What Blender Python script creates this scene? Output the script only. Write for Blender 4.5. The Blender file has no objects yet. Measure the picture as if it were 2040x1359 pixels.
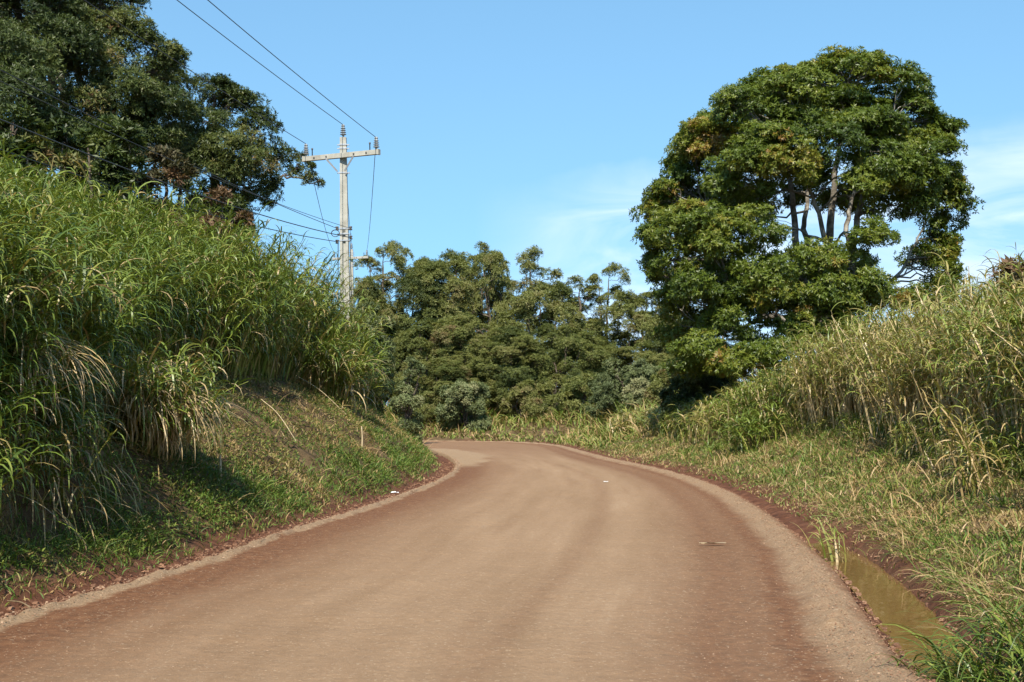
import bpy, math
import numpy as np
from mathutils import Vector

C = bpy.context.scene.collection
F_PX, CX, HZ, CAMZ = 2462.0, 1020.0, 825.0, 1.5     # focal length (px of the 2040 px photo), horizon row, eye height

def W3(px, py, Y):
    """world point at distance Y seen in direction of a photo pixel (used to survey positions)"""
    return np.array([(px-CX)/F_PX*Y, Y, CAMZ-(py-HZ)/F_PX*Y])

# ------------------------------------------------------------------ small maths
def norm(v):
    return v/np.maximum(np.linalg.norm(v, axis=-1, keepdims=True), 1e-9)

def _h(ix, iy, s):
    n = (ix.astype(np.int64)*374761393 + iy.astype(np.int64)*668265263 + s*974711) & 0x7fffffff
    n = ((n ^ (n >> 13))*1274126177) & 0x7fffffff
    return ((n ^ (n >> 16)) & 0xffff)/65535.0

def vn(x, y, s=0):
    x = np.asarray(x, float); y = np.asarray(y, float)
    ix = np.floor(x); iy = np.floor(y); fx = x-ix; fy = y-iy
    fx = fx*fx*(3-2*fx); fy = fy*fy*(3-2*fy)
    a = _h(ix, iy, s); b = _h(ix+1, iy, s); c = _h(ix, iy+1, s); d = _h(ix+1, iy+1, s)
    return (a*(1-fx)+b*fx)*(1-fy)+(c*(1-fx)+d*fx)*fy

def fbm(x, y, s=0, o=3):
    r = 0; a = .5
    for k in range(o):
        r = r+a*vn(x*2**k, y*2**k, s+k*17); a *= .5
    return r/(1-.5**o)

def sstep(a, b, x):
    t = np.clip((x-a)/(b-a), 0, 1); return t*t*(3-2*t)

# ------------------------------------------------------------------ mesh helpers
class Acc:
    def __init__(s): s.V = []; s.F = []; s.T = []; s.n = 0
    def add(s, V, F, T):
        V = np.asarray(V, float).reshape(-1, 3); F = np.asarray(F, np.int64).reshape(-1, 4)
        s.V.append(V); s.F.append(F+s.n)
        s.T.append(np.broadcast_to(np.asarray(T, float), (len(V),)).copy()); s.n += len(V)
    def get(s): return np.concatenate(s.V), np.concatenate(s.F), np.concatenate(s.T)

def mesh_data(name, V, F, mat, tint=None, smooth=True, attrs=None):
    me = bpy.data.meshes.new(name)
    V = np.ascontiguousarray(V, np.float32); F = np.ascontiguousarray(F, np.int32)
    n = len(F); k = F.shape[1]
    me.vertices.add(len(V)); me.vertices.foreach_set('co', V.ravel())
    me.loops.add(n*k); me.loops.foreach_set('vertex_index', F.ravel())
    me.polygons.add(n); me.polygons.foreach_set('loop_start', np.arange(0, n*k, k, dtype=np.int32))
    me.polygons.foreach_set('use_smooth', np.full(n, smooth, dtype=bool))
    d = dict(attrs or {})
    if tint is not None: d['tint'] = tint
    for a, v in d.items():
        at = me.attributes.new(a, 'FLOAT', 'POINT'); at.data.foreach_set('value', np.ascontiguousarray(v, np.float32))
    me.materials.append(mat); me.update(calc_edges=True); me.validate()
    return me

def obj(name, me, parent=None, loc=None):
    o = bpy.data.objects.new(name, me); C.objects.link(o)
    if parent is not None: o.parent = parent
    if loc is not None: o.location = loc
    return o

def tag(o, label=None, cat=None, group=None, kind=None):
    if label: o['label'] = label
    if cat: o['category'] = cat
    if group: o['group'] = group
    if kind: o['kind'] = kind
    return o

def empty(name, loc, rz=0):
    o = bpy.data.objects.new(name, None); o.location = loc; o.rotation_euler = (0, 0, rz); o.empty_display_size = .3
    C.objects.link(o); return o

def copy_tree(o):
    c = o.copy(); C.objects.link(c)
    for ch in list(o.children):
        d = ch.copy(); C.objects.link(d); d.parent = c
        for g in list(ch.children):
            e = g.copy(); C.objects.link(e); e.parent = d
    return c

def ribbons(base, az, el0, bend, L, Wd, nseg=5, p=1.3, azb=None, roll=None, tip=.04, belly=.3):
    """many bent blades: returns verts, quads, centre lines"""
    N = len(base); t = np.linspace(0, 1, nseg+1); tm = (t[1:]+t[:-1])/2
    el = el0[:, None]-bend[:, None]*tm[None]**p
    A = az[:, None]+(0 if azb is None else azb[:, None]*tm[None])
    d = np.stack([np.cos(el)*np.cos(A), np.cos(el)*np.sin(A), np.sin(el)], -1)*(L/nseg)[:, None, None]
    P = np.concatenate([base[:, None], base[:, None]+np.cumsum(d, 1)], 1)
    dd = norm(np.concatenate([d[:, :1], d], 1))
    A2 = np.concatenate([np.broadcast_to(A[:, :1], (N, 1)), np.broadcast_to(A, (N, nseg))], 1)
    s = np.stack([-np.sin(A2), np.cos(A2), np.zeros_like(A2)], -1)
    if roll is not None:
        up = np.cross(dd, s); r = roll[:, None, None]; s = s*np.cos(r)+up*np.sin(r)
    prof = np.minimum(1, .45+t/belly*.55)*np.clip(1-t, 0, 1)**.55+tip
    w = Wd[:, None]*prof[None]*.5
    V = np.stack([P-s*w[..., None], P+s*w[..., None]], 2)
    i = np.arange(nseg); q = np.stack([2*i, 2*i+1, 2*i+3, 2*i+2], -1)
    Fq = (np.arange(N)[:, None, None]*(2*(nseg+1))+q[None]).reshape(-1, 4)
    return V.reshape(-1, 3), Fq, P

def add_ribbons(acc, base, az, el0, bend, L, Wd, tint, nseg=5, **k):
    V, Fq, P = ribbons(base, az, el0, bend, L, Wd, nseg, **k)
    acc.add(V, Fq, np.repeat(tint, 2*(nseg+1))); return P

def tube(pts, rad, sides=6):
    pts = np.asarray(pts, float); m = len(pts); rad = np.broadcast_to(np.asarray(rad, float), (m,))
    tg = norm(np.gradient(pts, axis=0)); r0 = np.array([0, 0, 1.]) if abs(tg[0, 2]) < .9 else np.array([1., 0, 0])
    V = np.zeros((m, sides, 3)); a = np.arange(sides)*2*np.pi/sides; e1 = np.cross(tg[0], r0)
    for i in range(m):
        e1 = e1-tg[i]*(e1@tg[i]); e1 /= max(np.linalg.norm(e1), 1e-9); e2 = np.cross(tg[i], e1)
        V[i] = pts[i]+rad[i]*(np.cos(a)[:, None]*e1+np.sin(a)[:, None]*e2)
    i = np.arange(m-1)[:, None]*sides; j = np.arange(sides)[None]; j2 = (j+1) % sides
    Fq = np.stack([i+j, i+j2, i+sides+j2, i+sides+j], -1).reshape(-1, 4)
    return V.reshape(-1, 3), Fq

def spline(P, n):
    P = np.asarray(P, float); Q = np.vstack([2*P[0]-P[1], P, 2*P[-1]-P[-2]]); out = []
    seg = len(P)-1; tt = np.linspace(0, seg, n)
    for t in tt:
        i = min(int(t), seg-1); u = t-i; a, b, c, d = Q[i], Q[i+1], Q[i+2], Q[i+3]
        out.append(.5*((2*b)+(-a+c)*u+(2*a-5*b+4*c-d)*u*u+(-a+3*b-3*c+d)*u**3))
    return np.array(out)

# ------------------------------------------------------------------ materials
def newmat(name):
    m = bpy.data.materials.new(name); m.use_nodes = True; nt = m.node_tree; nt.nodes.clear()
    return m, nt, nt.nodes, nt.links

def ramp(nodes, stops, interp='LINEAR'):
    r = nodes.new('ShaderNodeValToRGB'); r.color_ramp.interpolation = interp; el = r.color_ramp.elements
    while len(el) < len(stops): el.new(.5)
    for e, (p, c) in zip(el, stops): e.position = p; e.color = (*c, 1)
    return r

def nmath(nodes, links, op, a, b=None, clamp=False):
    n = nodes.new('ShaderNodeMath'); n.operation = op; n.use_clamp = clamp
    for i, v in enumerate((a, b)):
        if v is None: continue
        if isinstance(v, (int, float)): n.inputs[i].default_value = v
        else: links.new(v, n.inputs[i])
    return n.outputs[0]

def nmix(nodes, links, fac, a, b, blend='MIX'):
    n = nodes.new('ShaderNodeMix'); n.data_type = 'RGBA'; n.blend_type = blend
    for i, v in ((0, fac), (6, a), (7, b)):
        if isinstance(v, (int, float)): n.inputs[i].default_value = v
        elif isinstance(v, tuple): n.inputs[i].default_value = (*v, 1)
        else: links.new(v, n.inputs[i])
    return n.outputs[2]

def noise(nodes, links, scale, detail=4, rough=.55, vec=None, dist=0):
    n = nodes.new('ShaderNodeTexNoise'); n.inputs['Scale'].default_value = scale; n.inputs['Detail'].default_value = detail
    n.inputs['Roughness'].default_value = rough; n.inputs['Distortion'].default_value = dist
    if vec is not None: links.new(vec, n.inputs['Vector'])
    return n.outputs[0]

def leafmat(name, stops, rough=.5, trans=.28, spec=.35, objvar=.0):
    m, nt, N, L = newmat(name)
    at = N.new('ShaderNodeAttribute'); at.attribute_name = 'tint'; fac = at.outputs['Fac']
    if objvar:
        oi = N.new('ShaderNodeObjectInfo')
        fac = nmath(N, L, 'ADD', fac, nmath(N, L, 'MULTIPLY', nmath(N, L, 'SUBTRACT', oi.outputs['Random'], .5), objvar))
    r = ramp(N, stops); L.new(fac, r.inputs[0])
    b = N.new('ShaderNodeBsdfPrincipled'); L.new(r.outputs[0], b.inputs['Base Color'])
    b.inputs['Roughness'].default_value = rough; b.inputs['Specular IOR Level'].default_value = spec
    tr = N.new('ShaderNodeBsdfTranslucent')
    L.new(nmix(N, L, 1.0, r.outputs[0], (1.0, 1.0, .55), 'MULTIPLY'), tr.inputs[0])
    mx = N.new('ShaderNodeMixShader'); mx.inputs[0].default_value = trans
    L.new(b.outputs[0], mx.inputs[1]); L.new(tr.outputs[0], mx.inputs[2])
    o = N.new('ShaderNodeOutputMaterial'); L.new(mx.outputs[0], o.inputs[0])
    return m

def simplemat(name, stops, scale=8, rough=.8, bump=.3, spec=.3, metal=0, detail=6, bdist=.02):
    m, nt, N, L = newmat(name); tc = N.new('ShaderNodeTexCoord')
    nz = noise(N, L, scale, detail, .6, tc.outputs['Object']); r = ramp(N, stops); L.new(nz, r.inputs[0])
    b = N.new('ShaderNodeBsdfPrincipled'); L.new(r.outputs[0], b.inputs['Base Color'])
    b.inputs['Roughness'].default_value = rough; b.inputs['Specular IOR Level'].default_value = spec; b.inputs['Metallic'].default_value = metal
    if bump:
        bn = N.new('ShaderNodeBump'); bn.inputs['Strength'].default_value = bump; bn.inputs['Distance'].default_value = bdist
        L.new(noise(N, L, scale*3, 5, .6, tc.outputs['Object']), bn.inputs['Height']); L.new(bn.outputs[0], b.inputs['Normal'])
    o = N.new('ShaderNodeOutputMaterial'); L.new(b.outputs[0], o.inputs[0])
    return m

M_GRASS = leafmat('tall grass blades', [(0, (.03, .052, .008)), (.25, (.085, .135, .018)), (.5, (.19, .235, .036)), (.68, (.28, .255, .07)), (.82, (.38, .265, .11)), (1, (.56, .43, .24))], .42, .25, .45)
M_SHORT = leafmat('short grass blades', [(0, (.035, .068, .01)), (.3, (.09, .155, .02)), (.52, (.20, .225, .045)), (.68, (.29, .225, .08)), (.84, (.36, .23, .10)), (1, (.52, .38, .21))], .55, .25, .3)
M_OAK = leafmat('broad tree leaves', [(0, (.04, .066, .008)), (.4, (.10, .142, .015)), (.75, (.175, .20, .024)), (.93, (.25, .205, .03)), (1, (.24, .14, .03))], .45, .34, .4)
M_FEATHER = leafmat('feathery tree leaves', [(0, (.028, .045, .01)), (.4, (.075, .10, .021)), (.72, (.13, .14, .034)), (.9, (.17, .125, .045)), (1, (.17, .095, .04))], .5, .22, .35, .22)
M_WOOD = leafmat('wood leaves', [(0, (.055, .076, .022)), (.35, (.155, .175, .045)), (.65, (.215, .22, .066)), (.9, (.22, .19, .08)), (1, (.20, .13, .06))], .55, .34, .3, .2)
M_GREY = leafmat('grey green shrub leaves', [(0, (.07, .09, .035)), (.5, (.16, .19, .075)), (1, (.29, .28, .14))], .6, .25, .3)
M_DRYBUSH = leafmat('dry bush leaves', [(0, (.04, .05, .02)), (.35, (.09, .075, .035)), (.7, (.15, .085, .045)), (1, (.22, .15, .08))], .6, .2, .25)
M_BARK = simplemat('grey bark', [(.3, (.055, .044, .032)), (.48, (.16, .14, .11)), (.66, (.34, .32, .275))], 3.0, .9, .6, .2, bdist=.05)
M_BARKD = simplemat('brown bark', [(.3, (.045, .034, .025)), (.55, (.12, .095, .07)), (.75, (.22, .19, .155))], 3.0, .9, .6, .2, bdist=.05)
M_CONC = simplemat('pole concrete', [(.28, (.25, .235, .195)), (.5, (.36, .345, .295)), (.72, (.44, .425, .37))], 3, .85, .25, .25, bdist=.008)
M_PORC = simplemat('insulator porcelain', [(.3, (.20, .21, .21)), (.7, (.32, .33, .33))], 9, .3, 0, .5)
M_STEEL = simplemat('galvanised steel', [(.3, (.30, .305, .31)), (.7, (.45, .455, .46))], 12, .45, .1, .5, .5)
M_IRON = simplemat('dark iron', [(.3, (.06, .055, .05)), (.7, (.13, .12, .11))], 12, .6, .2, .4, .3)
M_WIRE = simplemat('wire aluminium', [(.3, (.035, .035, .038)), (.7, (.06, .06, .065))], 12, .55, 0, .4)
M_PAPER = simplemat('white litter', [(.3, (.62, .62, .61)), (.7, (.8, .8, .79))], 30, .6, .3, .3)
M_TWIG = simplemat('dry twig', [(.3, (.12, .08, .045)), (.7, (.26, .19, .11))], 20, .8, .3, .2)
M_STRAW = simplemat('dry cane', [(.3, (.32, .24, .13)), (.55, (.48, .38, .23)), (.75, (.58, .49, .33))], 14, .7, .3, .3)

def ground_mat():
    m, nt, N, L = newmat('verge soil and litter'); tc = N.new('ShaderNodeTexCoord'); P = tc.outputs['Object']
    ed = N.new('ShaderNodeAttribute'); ed.attribute_name = 'edge'
    soil = ramp(N, [(.25, (.045, .018, .010)), (.5, (.11, .043, .021)), (.72, (.19, .085, .045))]); L.new(noise(N, L, 5, 8, .65, P), soil.inputs[0])
    lit = ramp(N, [(.30, (.04, .024, .012)), (.45, (.085, .055, .025)), (.58, (.14, .09, .042)), (.72, (.22, .155, .08))]); L.new(noise(N, L, 2.2, 9, .7, P), lit.inputs[0])
    f = nmath(N, L, 'ADD', ed.outputs['Fac'], nmath(N, L, 'MULTIPLY', nmath(N, L, 'SUBTRACT', noise(N, L, 1.6, 5, .6, P), .5), 1.5))
    mr = N.new('ShaderNodeMapRange'); mr.inputs[1].default_value = .5; mr.inputs[2].default_value = 1.1; L.new(f, mr.inputs[0])
    col = nmix(N, L, mr.outputs[0], soil.outputs[0], lit.outputs[0])
    b = N.new('ShaderNodeBsdfPrincipled'); L.new(col, b.inputs['Base Color']); b.inputs['Roughness'].default_value = .92; b.inputs['Specular IOR Level'].default_value = .2
    bn = N.new('ShaderNodeBump'); bn.inputs['Strength'].default_value = .9; bn.inputs['Distance'].default_value = .06
    L.new(noise(N, L, 11, 9, .7, P), bn.inputs['Height']); L.new(bn.outputs[0], b.inputs['Normal'])
    o = N.new('ShaderNodeOutputMaterial'); L.new(b.outputs[0], o.inputs[0]); return m

def road_mat():
    m, nt, N, L = newmat('dirt road surface'); tc = N.new('ShaderNodeTexCoord'); P = tc.outputs['Object']
    def A(n):
        a = N.new('ShaderNodeAttribute'); a.attribute_name = n; return a.outputs['Fac']
    def stretched(sx, sy):
        cb = N.new('ShaderNodeCombineXYZ'); L.new(nmath(N, L, 'MULTIPLY', A('dl'), sx), cb.inputs[0]); L.new(nmath(N, L, 'MULTIPLY', A('along'), sy), cb.inputs[1]); return cb.outputs[0]
    wob = nmath(N, L, 'MULTIPLY', nmath(N, L, 'SUBTRACT', noise(N, L, 1.3, 8, .68, P), .5), .7)
    wobf = nmath(N, L, 'MULTIPLY', nmath(N, L, 'SUBTRACT', noise(N, L, 14, 4, .6, P), .5), .16)
    dl = nmath(N, L, 'ADD', nmath(N, L, 'ADD', A('dl'), nmath(N, L, 'MULTIPLY', wob, .6)), wobf)
    dr = nmath(N, L, 'ADD', nmath(N, L, 'ADD', A('dr'), nmath(N, L, 'MULTIPLY', wob, .5)), wobf)
    # packed middle: tan gravel with rusty stains in travel direction
    tan = ramp(N, [(.26, (.16, .090, .044)), (.42, (.235, .146, .079)), (.58, (.29, .187, .107)), (.74, (.39, .28, .175))])
    n1 = noise(N, L, 1.0, 7, .62, stretched(2.0, .16)); n2 = noise(N, L, 22, 9, .78, P)
    L.new(nmath(N, L, 'ADD', nmath(N, L, 'MULTIPLY', n1, .52), nmath(N, L, 'MULTIPLY', n2, .48)), tan.inputs[0])
    rust = ramp(N, [(.3, (.085, .036, .015)), (.55, (.15, .064, .027)), (.75, (.21, .105, .048))]); L.new(noise(N, L, 9, 7, .65, P), rust.inputs[0])
    berm = ramp(N, [(.3, (.17, .105, .055)), (.5, (.265, .175, .10)), (.72, (.36, .255, .16))]); L.new(noise(N, L, 60, 5, .75, P), berm.inputs[0])
    # rust amount against distance from the two edges (metres)
    def prof(x, pts, span):
        r = ramp(N, [(p/span, (v, v, v)) for p, v in pts]); L.new(nmath(N, L, 'DIVIDE', x, span), r.inputs[0]); return r.outputs[0]
    rl = prof(dl, [(0, .8), (.25, 1), (.65, .9), (1.1, .55), (1.8, .2), (2.8, 0)], 4.0)
    rr = prof(dr, [(0, 1), (.55, .7), (.70, .95), (.9, .7), (1.25, .78), (1.55, .42), (2.0, .08), (2.4, .04), (2.62, .3), (2.85, .06)], 4.0)
    spots = ramp(N, [(.54, (0, 0, 0)), (.74, (.42, .42, .42))]); L.new(noise(N, L, 1.0, 6, .6, stretched(1.5, .10)), spots.inputs[0])
    amt = nmath(N, L, 'MAXIMUM', nmath(N, L, 'MAXIMUM', rl, rr), spots.outputs[0])
    far = N.new('ShaderNodeMapRange'); far.inputs[1].default_value = 34; far.inputs[2].default_value = 52; far.inputs[4].default_value = .5; L.new(A('along'), far.inputs[0])
    amt = nmath(N, L, 'MAXIMUM', amt, far.outputs[0])
    col = nmix(N, L, amt, tan.outputs[0], rust.outputs[0])
    bl = prof(dl, [(0, .0), (.05, .9), (.16, .9), (.24, 0)], 1.0)
    br = prof(dr, [(0, 0), (.1, .15), (.2, .85), (.46, .8), (.62, 0)], 1.0)
    col = nmix(N, L, nmath(N, L, 'MAXIMUM', nmath(N, L, 'MAXIMUM', bl, br), A('patch')), col, berm.outputs[0])
    st = ramp(N, [(.63, (0, 0, 0)), (.68, (1, 1, 1))]); L.new(noise(N, L, 34, 2, .5, P), st.inputs[0])
    col = nmix(N, L, nmath(N, L, 'MULTIPLY', st.outputs[0], .5), col, (.42, .31, .20))
    s2 = ramp(N, [(.66, (0, 0, 0)), (.70, (1, 1, 1))]); L.new(noise(N, L, 9, 6, .7, P), s2.inputs[0])
    col = nmix(N, L, nmath(N, L, 'MULTIPLY', s2.outputs[0], .45), col, (.13, .06, .027))
    b = N.new('ShaderNodeBsdfPrincipled'); L.new(col, b.inputs['Base Color']); b.inputs['Roughness'].default_value = .85; b.inputs['Specular IOR Level'].default_value = .25
    bn = N.new('ShaderNodeBump'); bn.inputs['Strength'].default_value = .9; bn.inputs['Distance'].default_value = .014
    L.new(nmath(N, L, 'ADD', noise(N, L, 70, 6, .7, P), nmath(N, L, 'MULTIPLY', noise(N, L, 9, 5, .6, P), 2)), bn.inputs['Height']); L.new(bn.outputs[0], b.inputs['Normal'])
    o = N.new('ShaderNodeOutputMaterial'); L.new(b.outputs[0], o.inputs[0]); return m

def water_mat():
    m, nt, N, L = newmat('muddy water'); tc = N.new('ShaderNodeTexCoord')
    b = N.new('ShaderNodeBsdfPrincipled'); b.inputs['Base Color'].default_value = (.15, .085, .028, 1)
    b.inputs['Roughness'].default_value = .04; b.inputs['IOR'].default_value = 1.33; b.inputs['Specular IOR Level'].default_value = 1.0
    bn = N.new('ShaderNodeBump'); bn.inputs['Strength'].default_value = .12; bn.inputs['Distance'].default_value = .02
    L.new(noise(N, L, 5, 3, .5, tc.outputs['Object']), bn.inputs['Height']); L.new(bn.outputs[0], b.inputs['Normal'])
    o = N.new('ShaderNodeOutputMaterial'); L.new(b.outputs[0], o.inputs[0]); return m

# ------------------------------------------------------------------ road course and terrain
PAIRS = [((-4.1, -40), (2.0, -40)), ((-4.1, -10), (2.1, -10)), ((-3.98, 2), (2.2, 2)), ((-3.85, 7), (2.42, 7)), ((-3.68, 9.3), (2.74, 9.3)), ((-3.2, 12.4), (3.2, 12)),
         ((-2.9, 15.7), (3.68, 16)), ((-2.45, 19), (4.05, 20)), ((-2.06, 23), (4.3, 24)), ((-1.75, 27), (4.36, 28.5)), ((-1.6, 32.5), (4.1, 34)),
         ((-2.0, 40.5), (3.45, 41)), ((-3.1, 49), (2.95, 50)), ((-4.9, 55.5), (2.3, 59)), ((-8, 59), (.2, 65)), ((-13, 61), (-5, 68)), ((-24, 62), (-18, 70.5)), ((-40, 62), (-40, 71)), ((-80, 60), (-80, 70))]
Lp = spline([p[0] for p in PAIRS], 700); Rp = spline([p[1] for p in PAIRS], 700)
Cp = (Lp+Rp)/2

def road_sd(x, y):
    """distance outside the left / right edge (inside: both 0) for arrays x, y"""
    x = np.asarray(x, float).ravel(); y = np.asarray(y, float).ravel()
    dl = np.zeros(len(x)); dr = np.zeros(len(x)); st = 3
    l, r, c = Lp[::st], Rp[::st], Cp[::st]
    for a in range(0, len(x), 20000):
        s = slice(a, a+20000); p = np.stack([x[s], y[s]], -1)
        i = ((p[:, None]-c[None])**2).sum(-1).argmin(1)
        ab = r[i]-l[i]; u = ((p-l[i])*ab).sum(-1)/(ab**2).sum(-1)
        DL = np.sqrt(((p[:, None]-l[None])**2).sum(-1).min(1)); DR = np.sqrt(((p[:, None]-r[None])**2).sum(-1).min(1))
        dl[s] = np.where(u < 0, DL, 0); dr[s] = np.where(u > 1, DR, 0)
    return dl, dr

XD = [0, .10, .22, .44, .64, 1.05, 2.3, 3.6, 5, 7, 10, 20, 45, 200]
ZD = [-.03, -.19, -.25, -.24, .0, .13, .5, .95, 1.42, 1.75, 1.95, 1.9, 1.3, 0]
ZN = [-.03, -.05, -.06, -.03, .06, .15, .5, .95, 1.42, 1.75, 1.95, 1.9, 1.3, 0]
def terrain(x, y):
    sh = np.shape(x); x = np.ravel(x); y = np.ravel(y); dl, dr = road_sd(x, y)
    rough = (fbm(x*.9, y*.9, 3)-.5)*.34+(fbm(x*3.1, y*3.1, 9)-.5)*.12
    a = .73*np.maximum(0, dl-.4)+(1-sstep(12, 16.5, y))*sstep(1.15, 2.0, dl+.5*(fbm(x*.8, y*.8, 91)-.5))*.95; b = 2.25+.11*np.minimum(dl, 30)
    k = .5; zl = -np.log(np.exp(-a/k)+np.exp(-b/k))*k
    zl = zl+k*np.log(1+np.exp(-2.25/k))-.03-.05*sstep(0, .25, dl)+(rough*1.5+(fbm(x*.55, y*.55, 41)-.5)*.5*(1-sstep(30, 50, dl)))*sstep(.3, 1.6, dl)
    zl = zl*(1-sstep(60, 300, dl))
    f = 1-sstep(13.2, 17, y)
    zr = np.interp(dr, XD, ZD)*f+np.interp(dr, XD, ZN)*(1-f)
    zr = np.where(zr > 0, zr*(1-.35*sstep(42, 60, y)), zr)+rough*sstep(.9, 1.8, dr)+(fbm(x*5, y*5, 21)-.5)*.07*sstep(0, .1, dr)
    z = np.where(dl > 0, zl, np.where(dr > 0, zr, -.10))
    return z.reshape(sh), dl.reshape(sh), dr.reshape(sh)

# lookup grid for scattering
GX0, GY0, GS = -45., -6., .2
_gx = np.arange(GX0, 45, GS); _gy = np.arange(GY0, 120, GS)
_X, _Y = np.meshgrid(_gx, _gy); GZ, GL, GR = terrain(_X, _Y)
def look(G, x, y):
    fx = np.clip((x-GX0)/GS, 0, len(_gx)-1.001); fy = np.clip((y-GY0)/GS, 0, len(_gy)-1.001)
    i = fx.astype(int); j = fy.astype(int); u = fx-i; v = fy-j
    return (G[j, i]*(1-u)+G[j, i+1]*u)*(1-v)+(G[j+1, i]*(1-u)+G[j+1, i+1]*u)*v
def gz(x, y): return float(look(GZ, np.array([x]), np.array([y]))[0])

def lines(dense0, dense1, step, far, g=1.25):
    a = list(np.arange(dense0, dense1+1e-6, step)); s = step
    while a[-1] < far: s *= g; a.append(a[-1]+s)
    b = []; s = step; v = dense0
    while v > -far: s *= g; v -= s; b.append(v)
    return np.array(b[::-1]+a)
lx = lines(-11, 13, .14, 3500); ly = np.concatenate([lines(3, 24, .14, 100, 1.06)])
ly = ly[(ly > -60) & (ly < 100)]; s = 4.; ext = [ly[-1]]
while ext[-1] < 4000: ext.append(ext[-1]+s); s *= 1.25
ly = np.concatenate([[-4000, -1500, -500, -200, -100], ly, ext[1:]])
gxx, gyy = np.meshgrid(lx, ly); gz_, gl_, gr_ = terrain(gxx, gyy)
nx, ny = len(lx), len(ly)
ii = (np.arange(ny-1)[:, None]*nx+np.arange(nx-1)[None]).ravel()
g = obj('ground', mesh_data('ground', np.stack([gxx, gyy, gz_], -1).reshape(-1, 3), np.stack([ii, ii+1, ii+nx+1, ii+nx], -1), ground_mat(), attrs={'edge': np.maximum(gl_, gr_).ravel()}))
tag(g, kind='structure')

def build_road():
    us = np.linspace(0, 1, 61)
    us = np.sort(np.concatenate([us, np.linspace(0, .06, 14)[1:-1], np.linspace(.86, 1, 30)[1:-1]])); n = len(us)
    l = spline([p[0] for p in PAIRS], 620); r = spline([p[1] for p in PAIRS], 620)
    al = np.concatenate([[0], np.cumsum(np.linalg.norm(np.diff((l+r)/2, axis=0), axis=1))]); al -= np.interp(0, ((l+r)/2)[:300, 1], al[:300])
    wd = np.linalg.norm(r-l, axis=1)
    P = l[:, None]*(1-us)[None, :, None]+r[:, None]*us[None, :, None]
    dl = us[None]*wd[:, None]; dr = (1-us)[None]*wd[:, None]; X, Y = P[..., 0], P[..., 1]
    ns = fbm(X*2.2, Y*2.2, 5)-.5; nf = fbm(X*9, Y*9, 7)-.5
    z = .035*(1-(2*us[None]-1)**2)+ns*.03+nf*.012
    bl = np.exp(-((dl-.10-ns*.10)/.055)**2); br = np.exp(-((dr-.33-ns*.25)/.15)**2)
    z = z+.05*bl*(.8+nf*1.5)+.06*br*(.8+nf*1.4)-.02*np.exp(-((dr-1.25)/.3)**2)-.02*np.exp(-((dl-.7)/.3)**2)
    z = z-.14*(1-sstep(0, .06, dl))-.16*(1-sstep(0, .10, dr))
    patch = sstep(.2, -.2, dl-np.interp(al, [33, 38, 44, 52, 58, 62], [0, .9, 1.55, 1.3, .6, 0])[:, None]+ns*.8)*sstep(34, 38, al)[:, None]*sstep(62, 58, al)[:, None]
    m = len(l); i = (np.arange(m-1)[:, None]*n+np.arange(n-1)[None]).ravel()
    me = mesh_data('road', np.stack([X, Y, z], -1).reshape(-1, 3), np.stack([i, i+1, i+n+1, i+n], -1), road_mat(),
                   attrs={'dl': dl.ravel(), 'dr': dr.ravel(), 'along': np.broadcast_to(al[:, None], dl.shape).ravel(), 'patch': patch.ravel()})
    tag(obj('road', me), kind='structure')
build_road()

# ditch water
yy = np.linspace(2.5, 16, 50); k = [np.abs(Rp[:300, 1]-v).argmin() for v in yy]; xr = Rp[k, 0]
V = np.concatenate([np.stack([xr+.02, yy, np.full(50, -.115)], -1), np.stack([xr+.85, yy, np.full(50, -.115)], -1)]); i = np.arange(49)
tag(obj('water', mesh_data('water', V, np.stack([i, i+50, i+51, i+1], -1), water_mat())), kind='structure')

# ------------------------------------------------------------------ pebbles and clods
def pebbles(name, x, y, z, r, mat, rng, T):
    n = len(x); o = np.array([[1, 0, 0], [0, 1, 0], [-1, 0, 0], [0, -1, 0], [.5, .5, .75], [-.5, .5, .8], [-.5, -.5, .7], [.5, -.5, .8]], float)
    a = rng.uniform(0, 6.28, n); sc = r[:, None]*rng.uniform(.6, 1.3, (n, 3))*np.array([1, 1, .8])
    v = o[None]*(1+rng.uniform(-.25, .25, (n, 8, 1)))*sc[:, None]
    ca, sa = np.cos(a)[:, None], np.sin(a)[:, None]
    V = np.stack([v[..., 0]*ca-v[..., 1]*sa, v[..., 0]*sa+v[..., 1]*ca, v[..., 2]-.1*r[:, None]], -1)+np.stack([x, y, z], -1)[:, None]
    q = np.array([[0, 1, 5, 4], [1, 2, 6, 5], [2, 3, 7, 6], [3, 0, 4, 7], [4, 5, 6, 7]])
    Fq = (np.arange(n)[:, None, None]*8+q[None]).reshape(-1, 4)
    return obj(name, mesh_data(name, V.reshape(-1, 3), Fq, mat, np.repeat(T, 8), smooth=False))
M_PEB = leafmat('gravel stones', [(0, (.10, .045, .025)), (.4, (.24, .13, .075)), (.7, (.42, .29, .19)), (1, (.58, .48, .37))], .85, 0, .25)

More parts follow.
